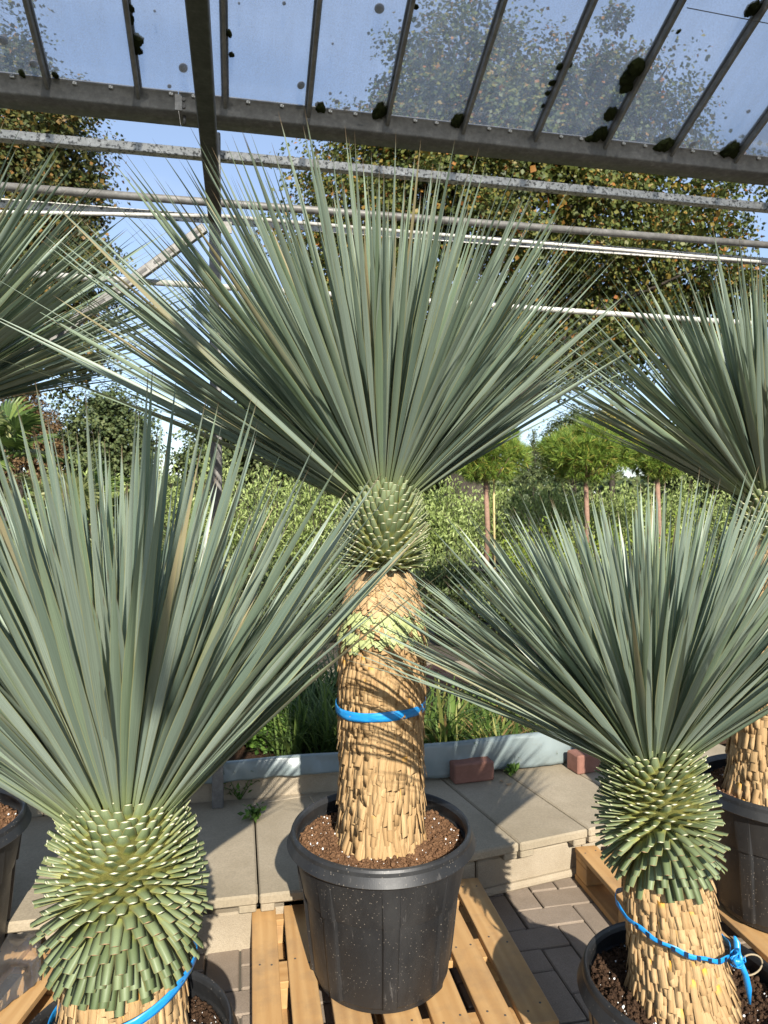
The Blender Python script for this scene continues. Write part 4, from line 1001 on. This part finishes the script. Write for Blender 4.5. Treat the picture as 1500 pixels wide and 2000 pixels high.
# strap-leaved tussocks
def blade(bend, name='blade', mat='grassy', w=.03):
    V, F = [], []; n = 6
    for i in range(n + 1):
        t = i / n; ww = w * (1 - t ** 2) + .001; V += [(-ww, -bend * t * t, t - .25 * abs(bend) * t ** 3), (ww, -bend * t * t, t - .25 * abs(bend) * t ** 3)]
    F = [(2 * i, 2 * i + 1, 2 * i + 3, 2 * i + 2) for i in range(n)]
    return Tmpl(name, V, F, [M[mat]], None, None, True)
BL = [blade(b_) for b_ in (.15, .4, .7, .95)]; BLD = [blade(b_, 'blade', 'palm', .022) for b_ in (.1, .3, .5)]
def tussock(px, d, top, n, label, seed, z0=.14, Ts=BL, group='strap-leaved clumps in the bed', name='strap_grass', wk=1.0):
    r = np.random.default_rng(seed); b = gnd(px, d, z0); T = empty(name, tuple(b), label=label, cat='grass clump', group=group)
    Lm = (H - (top - 972) / FPX * d - z0) * 1.15; a = r.uniform(0, 6.28, n); th = r.uniform(.05, .75, n)
    ring = np.stack([np.cos(a), np.sin(a), np.zeros(n)], 1); dd = ring * np.sin(th)[:, None] + np.array([0, 0, 1]) * np.cos(th)[:, None]; Ls = Lm * r.uniform(.55, 1.1, n)
    A = frames(ring * .02 + r.normal(0, .035, (n, 3)) * np.array([1, 1, 0]), dd, np.array([0, 0, 1.]) - ring * .3, Ls * r.uniform(.6, 1.2, n) * wk, Ls, Ls)
    pieces(T, 'blade', Ts, r.integers(0, len(Ts), n), A, -(ring[:, 1]), 0, 'blades')
for i, (px_, d_, top_, n_) in enumerate([(880, 3.45, 1390, 90), (975, 3.42, 1400, 90), (1080, 3.5, 1400, 90), (840, 3.9, 1330, 90), (980, 3.95, 1345, 90), (1150, 4.1, 1340, 90), (865, 3.55, 1330, 70), (905, 3.75, 1360, 80), (955, 3.55, 1375, 80), (1005, 3.7, 1372, 80), (1050, 3.6, 1385, 70), (1110, 3.75, 1375, 80), (1180, 3.8, 1370, 80), (930, 4.1, 1330, 80), (1030, 4.15, 1330, 90), (1260, 3.9, 1370, 70)]):
    tussock(px_, d_, top_, n_, 'strap-leaved green and brown clump behind the liner, right of the trunk', 120 + i)
for i, (px_, d_, top_, n_) in enumerate([(575, 3.45, 1360, 130), (630, 3.42, 1370, 130), (690, 3.42, 1350, 130), (530, 3.8, 1330, 120), (590, 4.3, 1240, 120), (690, 4.3, 1250, 120), (600, 3.6, 1300, 90), (660, 3.5, 1290, 90), (720, 3.7, 1290, 80), (560, 3.95, 1290, 90), (640, 4.1, 1260, 90), (790, 3.7, 1300, 80), (480, 4.1, 1280, 80)]):
    tussock(px_, d_, top_, n_, 'dark fine-leaved palm seedling clump behind the liner, left of the trunk', 150 + i, .14, BLD, 'dark clumps left of the trunk', 'palm_seedling', .8)
# fan palms
def fan_tmpl(mat):
    V, F = [], []; n = 26
    for k in range(n):
        a = rad(-150 + 300 * k / (n - 1)); da = rad(300 / n * .5)
        def pt(r, ang, z): return (r * math.sin(ang), z, r * math.cos(ang))
        i = len(V)
        V += [(0, 0, 0), pt(.62, a - da, .03), pt(.62, a, -.015), pt(.62, a + da, .03), pt(1.0, a, -.10 - .05 * (k % 3)), pt(.85, a - da * .4, -.02), pt(.85, a + da * .4, -.02)]
        F += [(i, i + 2, i + 1), (i, i + 3, i + 2), (i + 1, i + 2, i + 5), (i + 2, i + 3, i + 6), (i + 5, i + 2, i + 4), (i + 2, i + 6, i + 4)]
    return Tmpl('fan_leaf', V, F, [mat])
FAN = fan_tmpl(M['palm']); FANP = fan_tmpl(M['palm_pale'])
def fan_palm(px, d, top, wpx, label, seed, n=13, pale=.3):
    r = np.random.default_rng(seed); b = gnd(px, d); T = empty('fan_palm', tuple(b), label=label, cat='palm', group='fan palms')
    zt = H - (top - 972) / FPX * d; R = wpx / 2 / FPX * d; hub = np.array([0, 0, zt - R * 1.15])
    put('stem', MB().tube([(0, 0, 0), (0, 0, hub[2] * .6), hub], [.09, .08, .06], 10).done('stem', M['treebark']), T)
    for k in range(n):
        a = k * GA; th = rad(18 + 75 * k / n); dd = np.array([math.sin(th) * math.cos(a), math.sin(th) * math.sin(a), math.cos(th)]); pl = R * r.uniform(.55, .75); e = hub + dd * pl
        fs = R * r.uniform(.42, .55); od = dd + np.array([0, 0, -.25]); A = frames(e[None], od[None], (np.array([[0, 0, 1.]]) - dd[None] * .2 + r.normal(0, .2, (1, 3))), [fs], [fs], [fs])[0]
        o = bpy.data.objects.new('fan_leaf', (FANP if r.random() < pale else FAN).mesh()); COL.objects.link(o); o.parent = T; o.matrix_basis = Matrix(A.tolist())
        pe = put('petiole', MB().tube([hub, hub + dd * pl * .5 + np.array([0, 0, .02]), e], [.012, .009, .007], 6).done('petiole', M['palm_pale']), T)
fan_palm(150, 5.6, 885, 270, 'fan palm with pale and dark pleated leaves behind the left yucca', 160, 16)
fan_palm(-10, 6.2, 760, 250, 'tall fan palm at the left edge against the russet tree', 161, 16, .15)
fan_palm(350, 5.2, 1000, 210, 'low fan palm beside the steel post', 162, 11, .4)
# path of grey paving and stacked stones in the nursery
put('path', fast_mesh('path', [(-6, 5.0, -.02), (9, 5.6, -.02), (9, 6.3, -.02), (-6, 5.7, -.02)], [(0, 1, 2, 3)], [M['slab']]), kind='structure')
for i, (px_, py_, sz_) in enumerate([(880, 1165, .22), (862, 1180, .2), (535, 1165, .24), (520, 1178, .22)]):
    q = dep(px_, py_, 5.0 + .3 * (i % 2)); q[2] = .0
    o = put('clay_block', MB().box((0, 0, .09), (sz_, .16, .18), .01).done('clay_block', M['brick']), label='reddish clay block standing on the nursery path', cat='block', group='clay blocks on the path'); o.location = q; o.rotation_euler = (0, 0, i * .7)

# ================================================================ SMALL THINGS
def weed(px, py, h, label, seed, n=26):
    r = np.random.default_rng(seed); p = onz(px, py, LZ); T = empty('weed', (p[0], p[1], LZ), label=label, cat='weed'); mb = MB(); P = []
    for k in range(7):
        a = r.uniform(0, 6.28); e = np.array([math.cos(a) * h * .55, math.sin(a) * h * .35, h * r.uniform(.4, 1.0)]); mb.tube([(0, 0, -.004), e * .5 + np.array([0, 0, h * .12]), e], [.002, .0015, .001], 5, False)
        for t in np.linspace(.35, 1, 7): P.append(e * t + np.array([0, 0, h * .2 * t * (1 - t)]) + r.normal(0, .006, 3))
    put('stalks', mb.done('stalks', M['shrub']), T); P = np.array(P); n = len(P); s = r.uniform(.018, .036, n)
    put('foliage', join('foliage', [leafT('leaf', M['shrub'], .5)], np.zeros(n, int), frames(P, rand_dirs(n, .1, r), r.standard_normal((n, 3)) + np.array([0, -.3, .8]), s, s, s)), T)
weed(468, 1562, .13, 'green weed growing at the kerb beside the steel post foot', 1)
weed(497, 1600, .05, 'small weed sprouting from the slab joint', 2)
weed(1000, 1512, .035, 'tiny weed at the liner behind the brick', 3)
def deadleaf(px, py, s, rz, label):
    p = onz(px, py, LZ + .004); V = [(-.5, 0, .02), (-.2, .28, .12), (.25, .22, .04), (.6, 0, .10), (.2, -.25, .13), (-.25, -.22, .03), (0, 0, 0)]
    o = put('fallen_leaf', fast_mesh('fallen_leaf', V, [(6, i, (i + 1) % 6) for i in range(6)], [M['cut_dry']]), label=label, cat='leaf'); o.location = p; o.scale = (s, s, s); o.rotation_euler = (0, 0, rz)
deadleaf(994, 1532, .030, .5, 'curled tan leaf lying on the slab beside the brick')
deadleaf(980, 1526, .022, 2.0, 'dark shrivelled leaf on the slab by the brick')
# crumpled clear film on the left pallet
c0, c1, c2, c3 = onz(80, 1800, .16), onz(-60, 1845, .15), onz(-60, 2010, .14), onz(80, 1905, .14); V = []; n = 26
for i in range(n + 1):
    for j in range(n + 1):
        u, v = i / n, j / n; q = (1 - u) * (1 - v) * c0 + u * (1 - v) * c1 + u * v * c2 + (1 - u) * v * c3
        q = q + np.array([0, 0, .045 * abs(mnoise.noise((u * 3, v * 2, 1))) + .012 * abs(mnoise.noise((u * 8, v * 5, 4))) - .015]); V.append(q - c3)
o = put('plastic_film', fast_mesh('plastic_film', V, [(i * (n + 1) + j, (i + 1) * (n + 1) + j, (i + 1) * (n + 1) + j + 1, i * (n + 1) + j + 1) for i in range(n) for j in range(n)], [M['film']], smooth=True), label='crumpled clear plastic film lying over the left pallet', cat='plastic film'); o.location = c3
